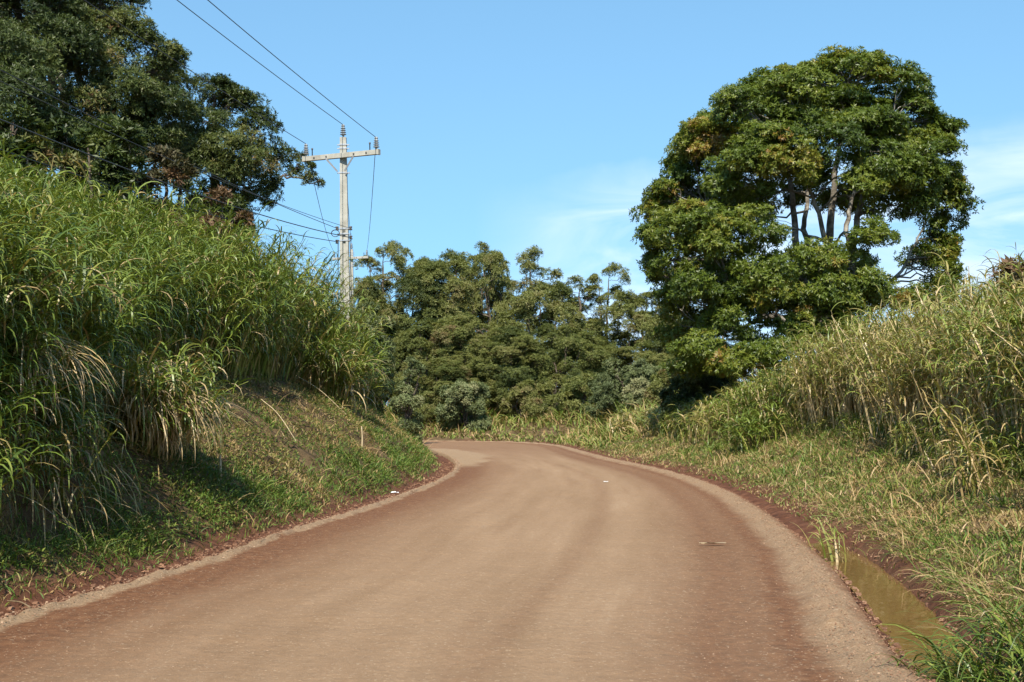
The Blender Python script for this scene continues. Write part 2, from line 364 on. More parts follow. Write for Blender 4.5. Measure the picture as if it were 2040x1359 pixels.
def roadpoint(rng, n, ylo, yhi, dfrom_left=None, dfrom_right=None):
    y = ylo*(yhi/ylo)**rng.random(n)
    jl = np.interp(y, Lp[:520, 1], np.arange(520)).astype(int); jr = np.interp(y, Rp[:520, 1], np.arange(520)).astype(int)
    x = Lp[jl, 0]+dfrom_left if dfrom_left is not None else Rp[jr, 0]-dfrom_right
    return x, y
rng = np.random.default_rng(4)
xs, ys, zs, rs, ts = [], [], [], [], []
def peb(n, lo, hi, left, right, zf, r0, r1, t0, t1):
    x, y = roadpoint(rng, n, lo, hi, left, right); xs.append(x); ys.append(y); zs.append(np.full(n, zf) if np.isscalar(zf) else zf)
    rs.append(r0*(r1/r0)**(rng.random(n)**1.8)*(1+y/40)); ts.append(rng.uniform(t0, t1, n))
n = 7000; d = np.clip(rng.normal(.28, .17, n), .02, 1.0); peb(n, 5.5, 46, None, d, .022+.05*np.exp(-((d-.33)/.15)**2)-.1*(1-sstep(0, .1, d)), .002, .0075, .15, .62)
n = 3500; d = np.clip(rng.normal(.10, .07, n), .0, .4); peb(n, 6, 40, d, None, .01+.05*np.exp(-((d-.1)/.055)**2), .002, .009, .25, .7)
n = 1500; d = rng.normal(0, .10, n); peb(n, 5.5, 30, None, d, np.where(d > 0, -.03+.2*d, -.05+.9*d*(d < 0)), .004, .022, 0, .45)
n = 1600; d = rng.uniform(-.45, .05, n); peb(n, 6, 40, d, None, -.05, .008, .03, 0, .4)
n = 9000; d = rng.uniform(.3, 6.2, n); peb(n, 5.5, 26, d, None, .027, .0015, .0045, .2, .72)
n = 2600; d = -rng.uniform(.55, 1.15, n); x_, y_ = roadpoint(rng, n, 6, 22, None, d); xs.append(x_); ys.append(y_); zs.append(look(GZ, x_, y_)); rs.append(.008*(4**(rng.random(n)**2))); ts.append(rng.uniform(0, .45, n))
o = pebbles('gravel', np.concatenate(xs), np.concatenate(ys), np.concatenate(zs), np.concatenate(rs), M_PEB, rng, np.concatenate(ts)); tag(o, 'loose tan gravel and red clods along the road edges', 'gravel', kind='stuff')

# ------------------------------------------------------------------ grass
def elephant(rng, bx, by, bz, h, lean_az, lean, nleaf, leafL, leafW, tint0, tintv, dry, acc, stemw=.016, nseg=6, droop=1.0, lo=.25, uni=False, stemdry=.0):
    n = len(bx); base = np.stack([bx, by, bz], -1)
    az = lean_az+rng.normal(0, .6, n); el = np.pi/2-np.abs(rng.normal(0, .10, n))-lean*.4; bend = lean*rng.uniform(.6, 1.4, n)
    st = add_ribbons(acc, base, az, el, bend, h, np.full(n, stemw)*(1+by/30), np.clip(tint0+.22+stemdry+rng.normal(0, .12, n), 0, 1), 5, p=1.4, roll=rng.uniform(-.8, .8, n), tip=.4)
    idx = np.repeat(np.arange(n), nleaf); m = len(idx); t = lo+(1-lo)*rng.random(m)**.75
    f = t*5; i = np.minimum(f.astype(int), 4); u = (f-i)[:, None]; lb = st[idx, i]*(1-u)+st[idx, i+1]*u
    laz = rng.uniform(0, 2*np.pi, m); s = rng.random(m) < (.15 if uni else .55); laz = np.where(s, lean_az[idx]+rng.normal(0, .9, m), laz)
    L = leafL*rng.uniform(.55, 1.25, m)*(.65+.35*np.sin(np.pi*np.clip(t, .1, .9))); el0 = rng.uniform(.55, 1.35, m)*(.75+.3*t)
    bend = droop*rng.uniform(1.1, 2.7, m)*(1.15-.35*t)
    isdry = rng.random(m) < dry*(1.35-t*1.15)
    el0 = np.where(isdry & (t < .6), el0-.7, el0)
    ti = np.where(isdry, rng.uniform(.72, 1, m), np.clip(tint0[idx]+.10*(t-.5)+rng.normal(0, tintv, m), 0, .72))
    add_ribbons(acc, lb, laz, el0, bend, L, leafW*rng.uniform(.6, 1.2, m)*(1+lb[:, 1]/55), ti, nseg, p=1.25, azb=rng.normal(0, .45, m), roll=rng.normal(0, .35, m))
    return st

def edge_x(y, P): return np.interp(y, P[:520, 1], P[:520, 0])

# left: elephant grass over the bank
rng = np.random.default_rng(11); acc = Acc()
def d0L(y): return np.interp(y, [0, 8, 12, 16, 20, 24, 30, 38, 44, 50], [2.0, 2.0, 2.0, 3.0, 3.7, 4.1, 4.4, 4.2, 3.4, 3.2])
nc = 980; yc = 4.5*(50/4.5)**rng.random(nc); dc = d0L(yc)+(fbm(yc*.55, yc*0, 40)-.5)*1.0+rng.exponential(1.5, nc); dc = np.minimum(dc, d0L(yc)+8)
ci = np.repeat(np.arange(nc), 11); n = len(ci); ox = rng.normal(0, .17, n)*(1+yc[ci]/40); oy = rng.normal(0, .17, n)*(1+yc[ci]/40); y = yc[ci]+oy; d = dc[ci]; x = edge_x(yc, Lp)[ci]-d*1.03+ox
keep = (CX+F_PX*x/y > -420) & (d < d0L(y)+7.5); x, y, d, ci, ox, oy = [v[keep] for v in (x, y, d, ci, ox, oy)]; z = look(GZ, x, y); n = len(x)
front = np.clip(1-(d-d0L(y))/1.6, 0, 1); hc = rng.uniform(.74, 1.14, nc); ac = rng.normal(-.35, .55, nc); tc_ = rng.normal(0, .08, nc)
h = (2.2+1.0*fbm(x*.8, y*.8, 31))*np.interp(y, [5, 10, 14, 18, 26, 32, 36, 40, 44, 48], [.58, .68, .74, .87, 1.05, 1.34, 1.28, 1.08, .9, .6])*hc[ci]*rng.uniform(.85, 1.08, n)*(1-.25*front*rng.random(n))
tint = np.clip(.22+.26*fbm(x*.7, y*.7, 52)+tc_[ci]+rng.normal(0, .04, n), 0, .6)
elephant(rng, x, y, z-.05, h, np.where(rng.random(n) < .6, ac[ci], np.arctan2(oy, ox)), (.18+.36*front*np.interp(y, [13, 18], [1.5, 1])), 17, .66, .025, tint, .09, .15, acc, droop=1.35)
nc = 60; yc = 6.5*(13.5/6.5)**rng.random(nc); dc = rng.uniform(1.35, 2.1, nc); ci = np.repeat(np.arange(nc), 9); n = len(ci); y = yc[ci]+rng.normal(0, .12, n); x = edge_x(yc, Lp)[ci]-dc[ci]+rng.normal(0, .12, n); z = look(GZ, x, y)
elephant(rng, x, y, z, rng.uniform(.45, 1.0, nc)[ci]*rng.uniform(.8, 1.1, n), rng.normal(-.45, .5, nc)[ci]+rng.normal(0, .3, n), np.full(n, .95), 11, .55, .021, np.clip(rng.normal(.2, .08, n), 0, .5), .08, .24, acc, lo=.2, droop=1.5)
# dead thatch hanging down the cut face under the near grass
n = 1500; y = 6*(14.5/6)**rng.random(n); d = rng.uniform(1.0, 2.1, n); x = edge_x(y, Lp)-d; z = look(GZ, x, y)+rng.uniform(.1, .6, n)
add_ribbons(acc, np.stack([x, y, z], -1), rng.normal(-.3, .8, n), rng.uniform(-1.2, .1, n), rng.uniform(.3, 1.1, n), rng.uniform(.18, .55, n), rng.uniform(.008, .018, n), np.where(rng.random(n) < .6, rng.uniform(.7, .9, n), rng.uniform(.1, .4, n)), 5, roll=rng.normal(0, .5, n))
tag(obj('elephant_grass', mesh_data('elephant_grass', *acc.get()[:2], M_GRASS, acc.get()[2])), 'tall green elephant grass arching over the left bank', 'tall grass', kind='stuff')

# right: tall dry grass on the right slope
rng = np.random.default_rng(12); acc = Acc()
def d0R(y): return np.interp(y, [8, 14, 17, 22, 28, 32, 38, 46, 56], [2.6, 2.9, 3.2, 3.5, 3.9, 3.9, 3.0, 3.2, 3.5])
nc = 900; yc = 10*(56/10)**rng.random(nc); dc = d0R(yc)+(fbm(yc*.6, yc*0, 45)-.5)*1.2+rng.exponential(1.7, nc); dc = np.minimum(dc, d0R(yc)+8)
ci = np.repeat(np.arange(nc), 10); n = len(ci); ox = rng.normal(0, .17, n)*(1+yc[ci]/40); oy = rng.normal(0, .17, n)*(1+yc[ci]/40); y = yc[ci]+oy; d = dc[ci]; x = edge_x(yc, Rp)[ci]+d*1.03+ox
keep = (CX+F_PX*x/y < 2400) & (d < d0R(y)+7.5); x, y, d, ci, ox, oy = [v[keep] for v in (x, y, d, ci, ox, oy)]; z = look(GZ, x, y); n = len(x)
front = np.clip(1-(d-d0R(y))/1.4, 0, 1); hc = rng.uniform(.72, 1.14, nc); tc_ = rng.normal(0, .1, nc)
h = (1.75+.9*fbm(x*.8, y*.8, 33))*np.interp(y, [10, 18, 26, 33, 37, 44, 56], [1.05, 1.12, 1.22, 1.2, .66, .5, .45])*hc[ci]*rng.uniform(.85, 1.08, n)*(1-.18*front*rng.random(n))
tint = np.clip(.41+.34*fbm(x*.7, y*.7, 53)+tc_[ci]+rng.normal(0, .05, n)-.15*sstep(31, 37, y), 0, .72)
elephant(rng, x, y, z-.05, h, np.where(rng.random(n) < .5, rng.uniform(0, 6.28, n), np.arctan2(oy, ox)), .2+.34*front*rng.random(n), 18, .54, .022, tint, .11, .33, acc, stemw=.018, lo=.36, droop=1.2, uni=True, stemdry=.22)
nc = 120; yc = 15*(50/15)**rng.random(nc); dc = d0R(yc)-rng.uniform(-.2, .5, nc); ci = np.repeat(np.arange(nc), 7); n = len(ci); y = yc[ci]+rng.normal(0, .14, n); x = edge_x(yc, Rp)[ci]+dc[ci]+rng.normal(0, .14, n); z = look(GZ, x, y)
elephant(rng, x, y, z-.03, rng.uniform(.2, .75, nc)[ci]*rng.uniform(.8, 1.1, n), rng.uniform(0, 6.28, n), np.full(n, .4), 10, .38, .016, np.clip(rng.normal(.46, .1, nc)[ci], 0, .7), .1, .3, acc, lo=.1, uni=True, droop=1.2)
# thin seed stalks standing above
n = 45; y = 12*(34/12)**rng.random(n); d = d0R(y)+rng.uniform(.3, 4, n); x = edge_x(y, Rp)+d; z = look(GZ, x, y)
add_ribbons(acc, np.stack([x, y, z+.9], -1), rng.uniform(0, 6.28, n), rng.uniform(1.3, 1.55, n), rng.uniform(.1, .5, n), rng.uniform(1.1, 1.9, n), np.full(n, .012)*(1+y/40), rng.uniform(.55, .85, n), 5, tip=.3)
tag(obj('tall_grass', mesh_data('tall_grass', *acc.get()[:2], M_GRASS, acc.get()[2])), 'tall yellowing grass along the top of the right slope', 'tall grass', kind='stuff')

# short grass and weeds on both verges
def short(acc, rng, x, y, l0, l1, tint, w=.010, el=(.6, 1.5), nseg=3):
    z = look(GZ, x, y); n = len(x)
    add_ribbons(acc, np.stack([x, y, z-.01], -1), rng.uniform(0, 6.28, n), rng.uniform(*el, n), rng.uniform(.4, 1.9, n), l0+(l1-l0)*rng.random(n)**1.6, w*rng.uniform(.6, 1.4, n)*(1+y/22), tint, nseg, roll=rng.normal(0, .5, n))
def weeds(acc, rng, x, y, lift, size, tint):
    n = len(x); z = look(GZ, x, y)+lift*rng.random(n); k = 4; c = np.repeat(np.stack([x, y, z], -1), k, 0); m = len(c)
    add_ribbons(acc, c, rng.uniform(0, 6.28, m), rng.uniform(-.1, .9, m), rng.uniform(.2, 1.2, m), size*rng.uniform(.6, 1.5, m), size*.55*rng.uniform(.7, 1.2, m), np.repeat(tint, k)+rng.normal(0, .05, m), 2, belly=.5)
rng = np.random.default_rng(13); acc = Acc()
n = 250000; y = 5*(64/5)**rng.random(n); d = .30+rng.random(n)**.85*5.8; x = edge_x(y, Rp)+d
c = fbm(x*1.1, y*1.1, 61); lush = fbm(x*.5+7, y*.5, 62)
keep = (CX+F_PX*x/y < 2250) & (d < d0R(y)+1.2) & (rng.random(n) < np.interp(c, [.25, .4, .55], [.45, .85, 1])*np.interp(d-.36*(1-sstep(13, 17, y)), [.2, .45, .75], [.15, .6, 1])); x, y, d, c, lush = [v[keep] for v in (x, y, d, c, lush)]; n = len(x)
dry = rng.random(n) < np.interp(lush, [.36, .48, .6], [.88, .58, .22])
ti = np.where(dry, rng.uniform(.6, 1, n), np.clip(rng.normal(.36, .12, n), 0, .6))
ln = np.interp(d, [.3, 1.2, 3, 5], [.08, .11, .15, .22])*(.7+.6*lush)*np.interp(y, [6, 14, 30], [.75, 1, 1.35])
short(acc, rng, x, y, ln*.35, ln*1.25, ti, .0075)
n = 16000; y = 6*(40/6)**rng.random(n); d = .9+rng.random(n)*3.4; x = edge_x(y, Rp)+d; k = fbm(x*1.4, y*1.4, 77) > .55; weeds(acc, rng, x[k], y[k], .12, .035, rng.uniform(.2, .6, k.sum()))
n = 2600; y = 6*(20/6)**rng.random(n); d = rng.uniform(.68, 1.15, n); x = edge_x(y, Rp)+d; kk = fbm(x*2.5, y*2.5, 83) > .42; x, y = x[kk], y[kk]; n = len(x)
add_ribbons(acc, np.stack([x, y, look(GZ, x, y)], -1), np.pi+rng.normal(0, .9, n), rng.uniform(.2, 1.3, n), rng.uniform(.6, 2., n), rng.uniform(.12, .42, n), rng.uniform(.005, .010, n), np.where(rng.random(n) < .5, rng.uniform(.65, 1, n), rng.uniform(.2, .5, n)), 4, roll=rng.normal(0, .5, n))
# taller scattered tufts
n = 230; y = 6.5*(48/6.5)**rng.random(n); d = .8+rng.random(n)*3; cx = edge_x(y, Rp)+d; s_ = rng.uniform(.04, .12, n); k = 15
x = np.repeat(cx, k)+rng.normal(0, 1, n*k)*np.repeat(s_, k); y2 = np.repeat(y, k)+rng.normal(0, 1, n*k)*np.repeat(s_, k); q = np.repeat(rng.random(n), k)
ti = np.clip(np.where(q < .5, .33, .78)+rng.normal(0, .12, n*k), 0, 1); short(acc, rng, x, y2, .15, .5, ti, .009, (.8, 1.5), 4)
n = 330; y = 7*(40/7)**rng.random(n); d = 1+rng.random(n)*3; x = edge_x(y, Rp)+d; short(acc, rng, x, y, .2, .6, rng.uniform(.72, 1, n), .009, (.3, 1.5), 4)
tag(obj('slope_grass', mesh_data('slope_grass', *acc.get()[:2], M_SHORT, acc.get()[2])), 'short green and straw coloured grass on the right slope', 'grass', kind='stuff')

rng = np.random.default_rng(14); acc = Acc()
n = 220000; y = 5*(58/5)**rng.random(n); d = .40+rng.random(n)**.9*4.2; x = edge_x(y, Lp)-d
c = fbm(x*1.0, y*1.0, 66); lush = np.clip(fbm(x*.45+3, y*.45, 67)+.35*np.exp(-((d-.9)/.6)**2)-.10+.4*np.exp(-((y-14.3)/2.2)**2-((d-.95)/.5)**2), 0, 1)
keep = (CX+F_PX*x/y > -250) & (d < d0L(y)+.8) & (rng.random(n) < np.interp(c, [.32, .44, .56], [.06, .6, 1])*np.interp(d, [.4, .6, .8], [.25, .8, 1])*np.interp(lush, [.2, .45], [.5, 1])); x, y, d, c, lush = [v[keep] for v in (x, y, d, c, lush)]; n = len(x)
dry = rng.random(n) < np.interp(lush, [.34, .48, .62], [.9, .58, .10])
ti = np.where(dry, rng.uniform(.55, .95, n), np.clip(rng.normal(.30, .10, n), 0, .55))
ln = np.interp(d, [.4, .9, 2, 4], [.10, .17, .16, .20])*(.5+.9*lush)*np.interp(y, [6, 14, 30], [.8, 1, 1.35])
short(acc, rng, x, y, ln*.4, ln*1.25, ti, .0075)
n = 34000; y = 6*(48/6)**rng.random(n); d = .6+rng.random(n)*3.2; x = edge_x(y, Lp)-d; k = fbm(x*1.2, y*1.2, 78) > .42; weeds(acc, rng, x[k], y[k], .18, .045, np.clip(rng.normal(.33, .2, k.sum()), 0, .7))
n = 420; y = 6*(44/6)**rng.random(n); d = .8+rng.random(n)*2.6; x = edge_x(y, Lp)-d; short(acc, rng, x, y, .2, .7, rng.uniform(.7, .95, n), .010, (-.3, 1.2), 4)
tag(obj('bank_grass', mesh_data('bank_grass', *acc.get()[:2], M_SHORT, acc.get()[2])), 'short green grass and weeds on the left bank above the road', 'grass', kind='stuff')

# grass beyond the bend
rng = np.random.default_rng(15); acc = Acc()
n = 42000; x = rng.uniform(-12, 16, n); y = rng.uniform(52, 86, n); dr = look(GR, x, y); c = fbm(x*.35, y*.35, 71)
k = (dr > .5) & (rng.random(n) < np.interp(c, [.3, .5], [.4, 1])); x, y, dr, c = x[k], y[k], dr[k], c[k]; n = len(x)
big = np.interp(dr, [.5, 2.5, 5, 9], [.3, .5, .9, 1.2])*(.5+c)*np.interp(x, [2, 6], [1, 1.7])
ti = np.where(rng.random(n) < .35, rng.uniform(.6, .95, n), np.clip(rng.normal(.45, .1, n), 0, .62))
short(acc, rng, x, y, big*.4, big*1.2, ti, .017, (.9, 1.5), 4)
tag(obj('meadow_grass', mesh_data('meadow_grass', *acc.get()[:2], M_SHORT, acc.get()[2])), 'light green meadow grass beyond the bend of the road', 'grass', kind='stuff')

# single clumps one can point at
def clump(name, px, py, Y, n, spread, h, lean_az, lean, leafL, tint, dry, seed, label, leafW=.020, nleaf=11, zoff=None, mat=None, group=None, lo=.2, droop=1.0, mane=0):
    rng = np.random.default_rng(seed); p = W3(px, py, Y); z0 = gz(p[0], p[1]) if zoff is None else p[2]
    bx = rng.normal(0, spread, n); by = rng.normal(0, spread, n)
    bz = look(GZ, bx+p[0], by+p[1])-z0-.03 if zoff is None else np.zeros(n)
    acc = Acc(); elephant(rng, bx, by+Y, bz, h*rng.uniform(.6, 1.1, n), np.full(n, lean_az), lean*rng.uniform(.6, 1.3, n), nleaf, leafL, leafW, np.full(n, tint), .1, dry, acc, lo=lo, droop=droop)
    if mane:                                               # pale dead blades hanging in a curtain from the bent stems
        u = rng.random(mane); q = lean_az+rng.normal(0, .55, mane); rr = h*(.25+.45*u)
        b = np.stack([np.cos(q)*rr, Y+np.sin(q)*rr, h*(.62-.28*u)+rng.normal(0, .07, mane)], -1)
        add_ribbons(acc, b, q+rng.normal(0, .5, mane), rng.uniform(-.3, .6, mane), rng.uniform(1.0, 2.1, mane), rng.uniform(.35, .85, mane), rng.uniform(.010, .02, mane), rng.uniform(.8, 1, mane), 6, p=.6, roll=rng.normal(0, .4, mane))
    V, Fq, T = acc.get(); V[:, 1] -= Y
    return tag(obj(name, mesh_data(name, V, Fq, mat or M_GRASS, T), loc=(p[0], p[1], z0)), label, 'grass clump', group)
clump('grass_clump', 262, 740, 16.0, 130, .2, 1.5, -.35, 1.0, .66, .34, .58, 21, 'drooping grass clump with a mane of pale straw blades on the left bank', .024, 9, droop=1.45, mane=260)
clump('grass_clump', 640, 790, 33, 60, .35, 2.2, -.7, 1.1, 1.0, .40, .30, 22, 'green fountain of drooping blades with straw stems beside the gap on the left bank', .03, 12, mane=70)
clump('grass_clump', 15, 800, 12.2, 30, .2, 1.1, -.4, .7, .62, .32, .5, 23, 'nearest arching grass clump at the left edge with curled pale blades', .022, 9, droop=1.3, mane=90)
clump('grass_clump', 2010, 1330, 7.2, 50, .15, .42, 2.7, .95, .58, .26, .12, 24, 'dark green grass clump hanging over the ditch water in the bottom right corner', .014, 7)
clump('grass_clump', 1500, 870, 34, 60, .5, 1.0, 2.9, .6, .6, .36, .15, 25, 'low fountain shaped green grass clump at the foot of the big tree slope', .024, 11)
clump('grass_clump', 1672, 1075, 13.4, 7, .07, .6, 2.4, .3, .4, .5, .3, 26, 'yellow green upright grass clump beside the far end of the ditch water', .012, 6)
clump('grass_clump', 1960, 960, 15.5, 18, .10, 1.35, 2.6, .45, .5, .55, .75, 27, 'tall straw coloured grass stalks standing alone before the right tall grass', .02, 9)
clump('grass_clump', 1260, 880, 55, 45, .4, 1.1, 2.0, .5, .6, .62, .5, 28, 'pale yellow grass clump right of the red earth patch past the bend', .03, 9)

# ------------------------------------------------------------------ trees
def foliage(acc, rng, cen, rad, out, nros, k, ll, lw, spread, tint, droop=.15, up=.35):
    M = len(cen); R = M*nros; ci = np.repeat(np.arange(M), nros)
    u = norm(rng.normal(0, 1, (R, 3))+out[ci]*.75+np.array([0, 0, up])); r = .45+.6*rng.random(R)**.7
    pos = cen[ci]+u*rad[ci]*r[:, None]
    ax = norm(u*.8+out[ci]*.35+np.array([0, 0, .45])+rng.normal(0, .4, (R, 3)))
    e1 = norm(np.cross(ax, np.where(np.abs(ax[:, 2:3]) < .9, np.array([[0, 0, 1.]]), np.array([[1., 0, 0]])))); e2 = np.cross(ax, e1)
    q = np.repeat(np.arange(R), k); th = np.tile(np.arange(k)*2*np.pi/k, R)+np.repeat(rng.uniform(0, 6.28, R), k)+rng.normal(0, .3, R*k)
    ph = spread+rng.normal(0, .25, R*k); d = ax[q]*np.cos(ph)[:, None]+(e1[q]*np.cos(th)[:, None]+e2[q]*np.sin(th)[:, None])*np.sin(ph)[:, None]
    d[:, 2] -= droop; d = norm(d); s = norm(np.cross(d, ax[q]+rng.normal(0, .3, (R*k, 3)))); nn = np.cross(s, d)
    l = ll*rng.uniform(.6, 1.25, R*k)[:, None]; w = lw*rng.uniform(.7, 1.2, R*k)[:, None]; p = pos[q]
    V = np.stack([p, p+d*l*.5+s*w*.5+nn*l*.04, p+d*l-nn*l*.06, p+d*l*.5-s*w*.5+nn*l*.04], 1)
    T = np.clip(tint[ci][q]+np.repeat(rng.normal(0, .09, R), k)+rng.normal(0, .05, R*k), 0, 1)
    acc.add(V.reshape(-1, 3), np.arange(R*k*4).reshape(-1, 4), np.repeat(T, 4)); return pos

def lobe_tree(rng, lobes, stems, per, nros, k, ll, lw, spread, clump, tint, tv, centre=None, fl=.6, bare=0, tint_dry=.0, axis_bias=1.0):
    """lobes: (centre xyz, radii xyz); stems: (polyline, r0, r1).  returns (trunk V,F), (crown V,F,T)"""
    wood = Acc(); leaf = Acc(); SP = []; SR = []
    for pl, r0, r1 in stems:
        P = spline(pl, 26); P[1:-1] += rng.normal(0, .03, (24, 3)); t = np.linspace(0, 1, 26); R = r0*(1-t)**.8+r1
        V, Fq = tube(P, R, 8); wood.add(V, Fq, 0); SP.append(P[5:]); SR.append(R[5:])
    SP = np.concatenate(SP); SR = np.concatenate(SR)
    cc = np.mean([l[0] for l in lobes], 0) if centre is None else np.asarray(centre)
    cen = []; rad = []; out = []; tt = []
    for lc, lr in lobes:
        lc = np.asarray(lc, float); lr = np.asarray(lr, float); n = max(2, int(per*(lr[0]*lr[1]*lr[2])**(2/3)/1.0+.5)); lt = rng.normal(0, tv)
        o = norm((lc-cc)*np.array([1, 1, .8])+1e-6)
        u = norm(rng.normal(0, 1, (n, 3))+o*.55*axis_bias+np.array([0, 0, .25])); r = .35+.65*rng.random(n)**.6
        c = lc+u*lr*r[:, None]*.85
        cen.append(c); cr = clump*rng.uniform(.7, 1.3, n); rad.append(np.stack([cr, cr, cr*fl], -1)); out.append(norm(u*.5+o*.6)); tt.append(np.clip(tint+lt+rng.normal(0, tv*.7, n)+tint_dry*(rng.random(n) < .08), 0, 1))
        # limb to the lobe then twigs to its clumps
        dist = np.linalg.norm(SP-lc, axis=1)+np.maximum(0, SP[:, 2]-lc[2]+.2*lr[2])*2.5; b = SP[dist.argmin()]; br = min(SR[dist.argmin()]*.6, .035+.02*np.linalg.norm(lc-b))
        mid = (b+lc)/2+np.array([0, 0, .12*np.linalg.norm(lc-b)])*rng.uniform(-.5, 1)+rng.normal(0, .1, 3)
        P = spline([b, mid, lc], 8); P[1:-1] += rng.normal(0, .05, (6, 3)); V, Fq = tube(P, np.linspace(max(br, .02), .016, 8), 5); wood.add(V, Fq, 0)
        for q in c[:int(len(c)*.8)]:
            a = P[rng.integers(3, 8)]; V, Fq = tube(spline([a, (a+q)/2+rng.normal(0, .1, 3), q], 5), np.linspace(.016, .006, 5), 3); wood.add(V, Fq, 0)
    foliage(leaf, rng, np.concatenate(cen), np.concatenate(rad), np.concatenate(out), nros, k, ll, lw, spread, np.concatenate(tt))
    return wood.get(), leaf.get()

def put_tree(name, base, wood, leaf, mw, ml, label, cat, group=None, local=False, crown='crown'):
    t = empty(name, base); tag(t, label, cat, group); off = 0 if local else np.asarray(base)
    obj('trunk', mesh_data('trunk', wood[0]-off, wood[1], mw), t); obj(crown, mesh_data(crown, leaf[0]-off, leaf[1], ml, leaf[2]), t)
    return t

def px_lobes(rows, Y, rng, dj=.8):
    out = []
    for r in rows:
        px, py, rx, ry, dy = r[:5]; Yc = Y+dy+rng.normal(0, dj*.3); s = Yc/F_PX
        out.append((W3(px, py, Yc), (rx*s, (r[5] if len(r) > 5 else rx*s*.9), ry*s)))
    return out
def px_stem(rows, Y, r0, r1):
    return ([W3(px, py, Y+dy) for px, py, dy in rows], r0, r1)

# --- the big tree on the right
rng = np.random.default_rng(31); Y = 45.0
rows = [(1690, 165, 105, 62, .3), (1540, 205, 85, 62, 0), (1785, 225, 80, 62, .3), (1430, 285, 80, 62, -.3), (1600, 265, 95, 65, -2.4), (1700, 270, 90, 60, -2.6), (1835, 290, 60, 45, 0),
        (1370, 385, 68, 62, 0), (1480, 365, 85, 62, -2.5), (1750, 340, 85, 58, -2.8), (1640, 215, 95, 60, 2.4), (1500, 300, 90, 60, 2.4), (1750, 280, 85, 60, 2.6), (1590, 345, 60, 40, -3.2),
        (1865, 385, 55, 34, .5), (1895, 375, 30, 22, .3), (1885, 265, 28, 20, .2), (1335, 470, 50, 58, .2), (1430, 475, 82, 62, -2.6), (1400, 420, 70, 60, 2.2), (1800, 405, 75, 45, -2.0), (1520, 445, 58, 45, -3.2),
        (1335, 555, 42, 46, 0), (1415, 570, 85, 52, -2.6), (1530, 545, 70, 50, -3.2), (1635, 520, 62, 40, -3.4), (1725, 470, 62, 34, -3.0), (1690, 530, 55, 36, -2.8), (1400, 540, 80, 60, 2.4),
        (1862, 480, 36, 46, .6), (1870, 545, 34, 44, .4), (1820, 520, 36, 40, 1.2), (1840, 600, 40, 26, 0), (1770, 590, 60, 32, -1.5), (1700, 590, 75, 34, -3.0), (1600, 590, 55, 36, -3.0),
        (1480, 640, 82, 44, -2.2), (1565, 675, 66, 44, -2.6), (1420, 640, 62, 40, .8), (1450, 715, 64, 34, -1.8), (1530, 730, 56, 34, -2.2), (1340, 605, 34, 30, 0), (1400, 700, 40, 30, .5), (1500, 580, 80, 50, 2.0), (1640, 640, 60, 34, 1.8), (1620, 640, 50, 34, -2.6), (1690, 650, 56, 30, -2.2), (1380, 560, 60, 50, 1.), (1360, 660, 50, 34, .6), (1440, 400, 70, 55, .6), (1560, 300, 80, 60, .2), (1700, 230, 80, 60, -.2), (1800, 340, 70, 50, .6), (1580, 620, 60, 40, .8), (1450, 560, 70, 50, -.4), (1330, 400, 34, 40, .2), (1810, 575, 40, 28, -1.2), (1525, 490, 38, 28, -2.8), (1720, 560, 44, 28, -3), (1600, 490, 24, 18, -3), (1400, 690, 60, 34, -3.2), (1465, 715, 62, 34, -3.6), (1375, 725, 46, 26, -2.6), (1530, 700, 60, 34, -3.4), (1390, 320, 50, 40, .4), (1790, 400, 50, 30, 2.4), (1690, 400, 50, 30, 2.8)]
hull = spline([(1325, 520), (1322, 440), (1342, 370), (1380, 300), (1440, 240), (1500, 195), (1555, 172), (1615, 150), (1670, 138), (1730, 140), (1785, 155), (1825, 200), (1855, 250), (1868, 300), (1872, 350), (1885, 400), (1872, 460), (1868, 520), (1862, 580)], 30)
rows += [(q[0]+rng.normal(0, 4), q[1]+rng.normal(0, 4), 34, 30, rng.normal(0, .9)) for q in hull]
rows += [(q[0]+(q[0]-1610)*k_, q[1]+(q[1]-420)*k_, rng.uniform(9, 17), rng.uniform(8, 14), rng.normal(0, .7)) for q, k_ in zip(hull[rng.integers(0, 30, 34)]+rng.normal(0, 9, (34, 2)), np.where(np.arange(34) % 3, .0, 1)*rng.uniform(.0, .03, 34)+rng.uniform(.01, .05, 34))]
for _ in range(46):                                        # rounds out the dome, front and back
    a_, r_ = rng.uniform(0, 6.28), .86*rng.random()**.5; q = (1590+285*r_*math.cos(a_), 400+270*r_*math.sin(a_))
    if abs(q[0]-1640) < 75 and abs(q[1]-440) < 62 or (q[0] > 1710 and q[1] > 440) or q[1] > 640: continue
    rows.append((q[0], q[1], 62, 44, (rng.choice([-1, 1])*4.3*math.sqrt(1-r_*r_))))
lobes = px_lobes(rows, Y, rng)
zb = gz(*W3(1662, 800, Y)[:2]); b = W3(1662, HZ-F_PX*(zb-.3-CAMZ)/Y, Y); bp = HZ-F_PX*(zb-.3-CAMZ)/Y
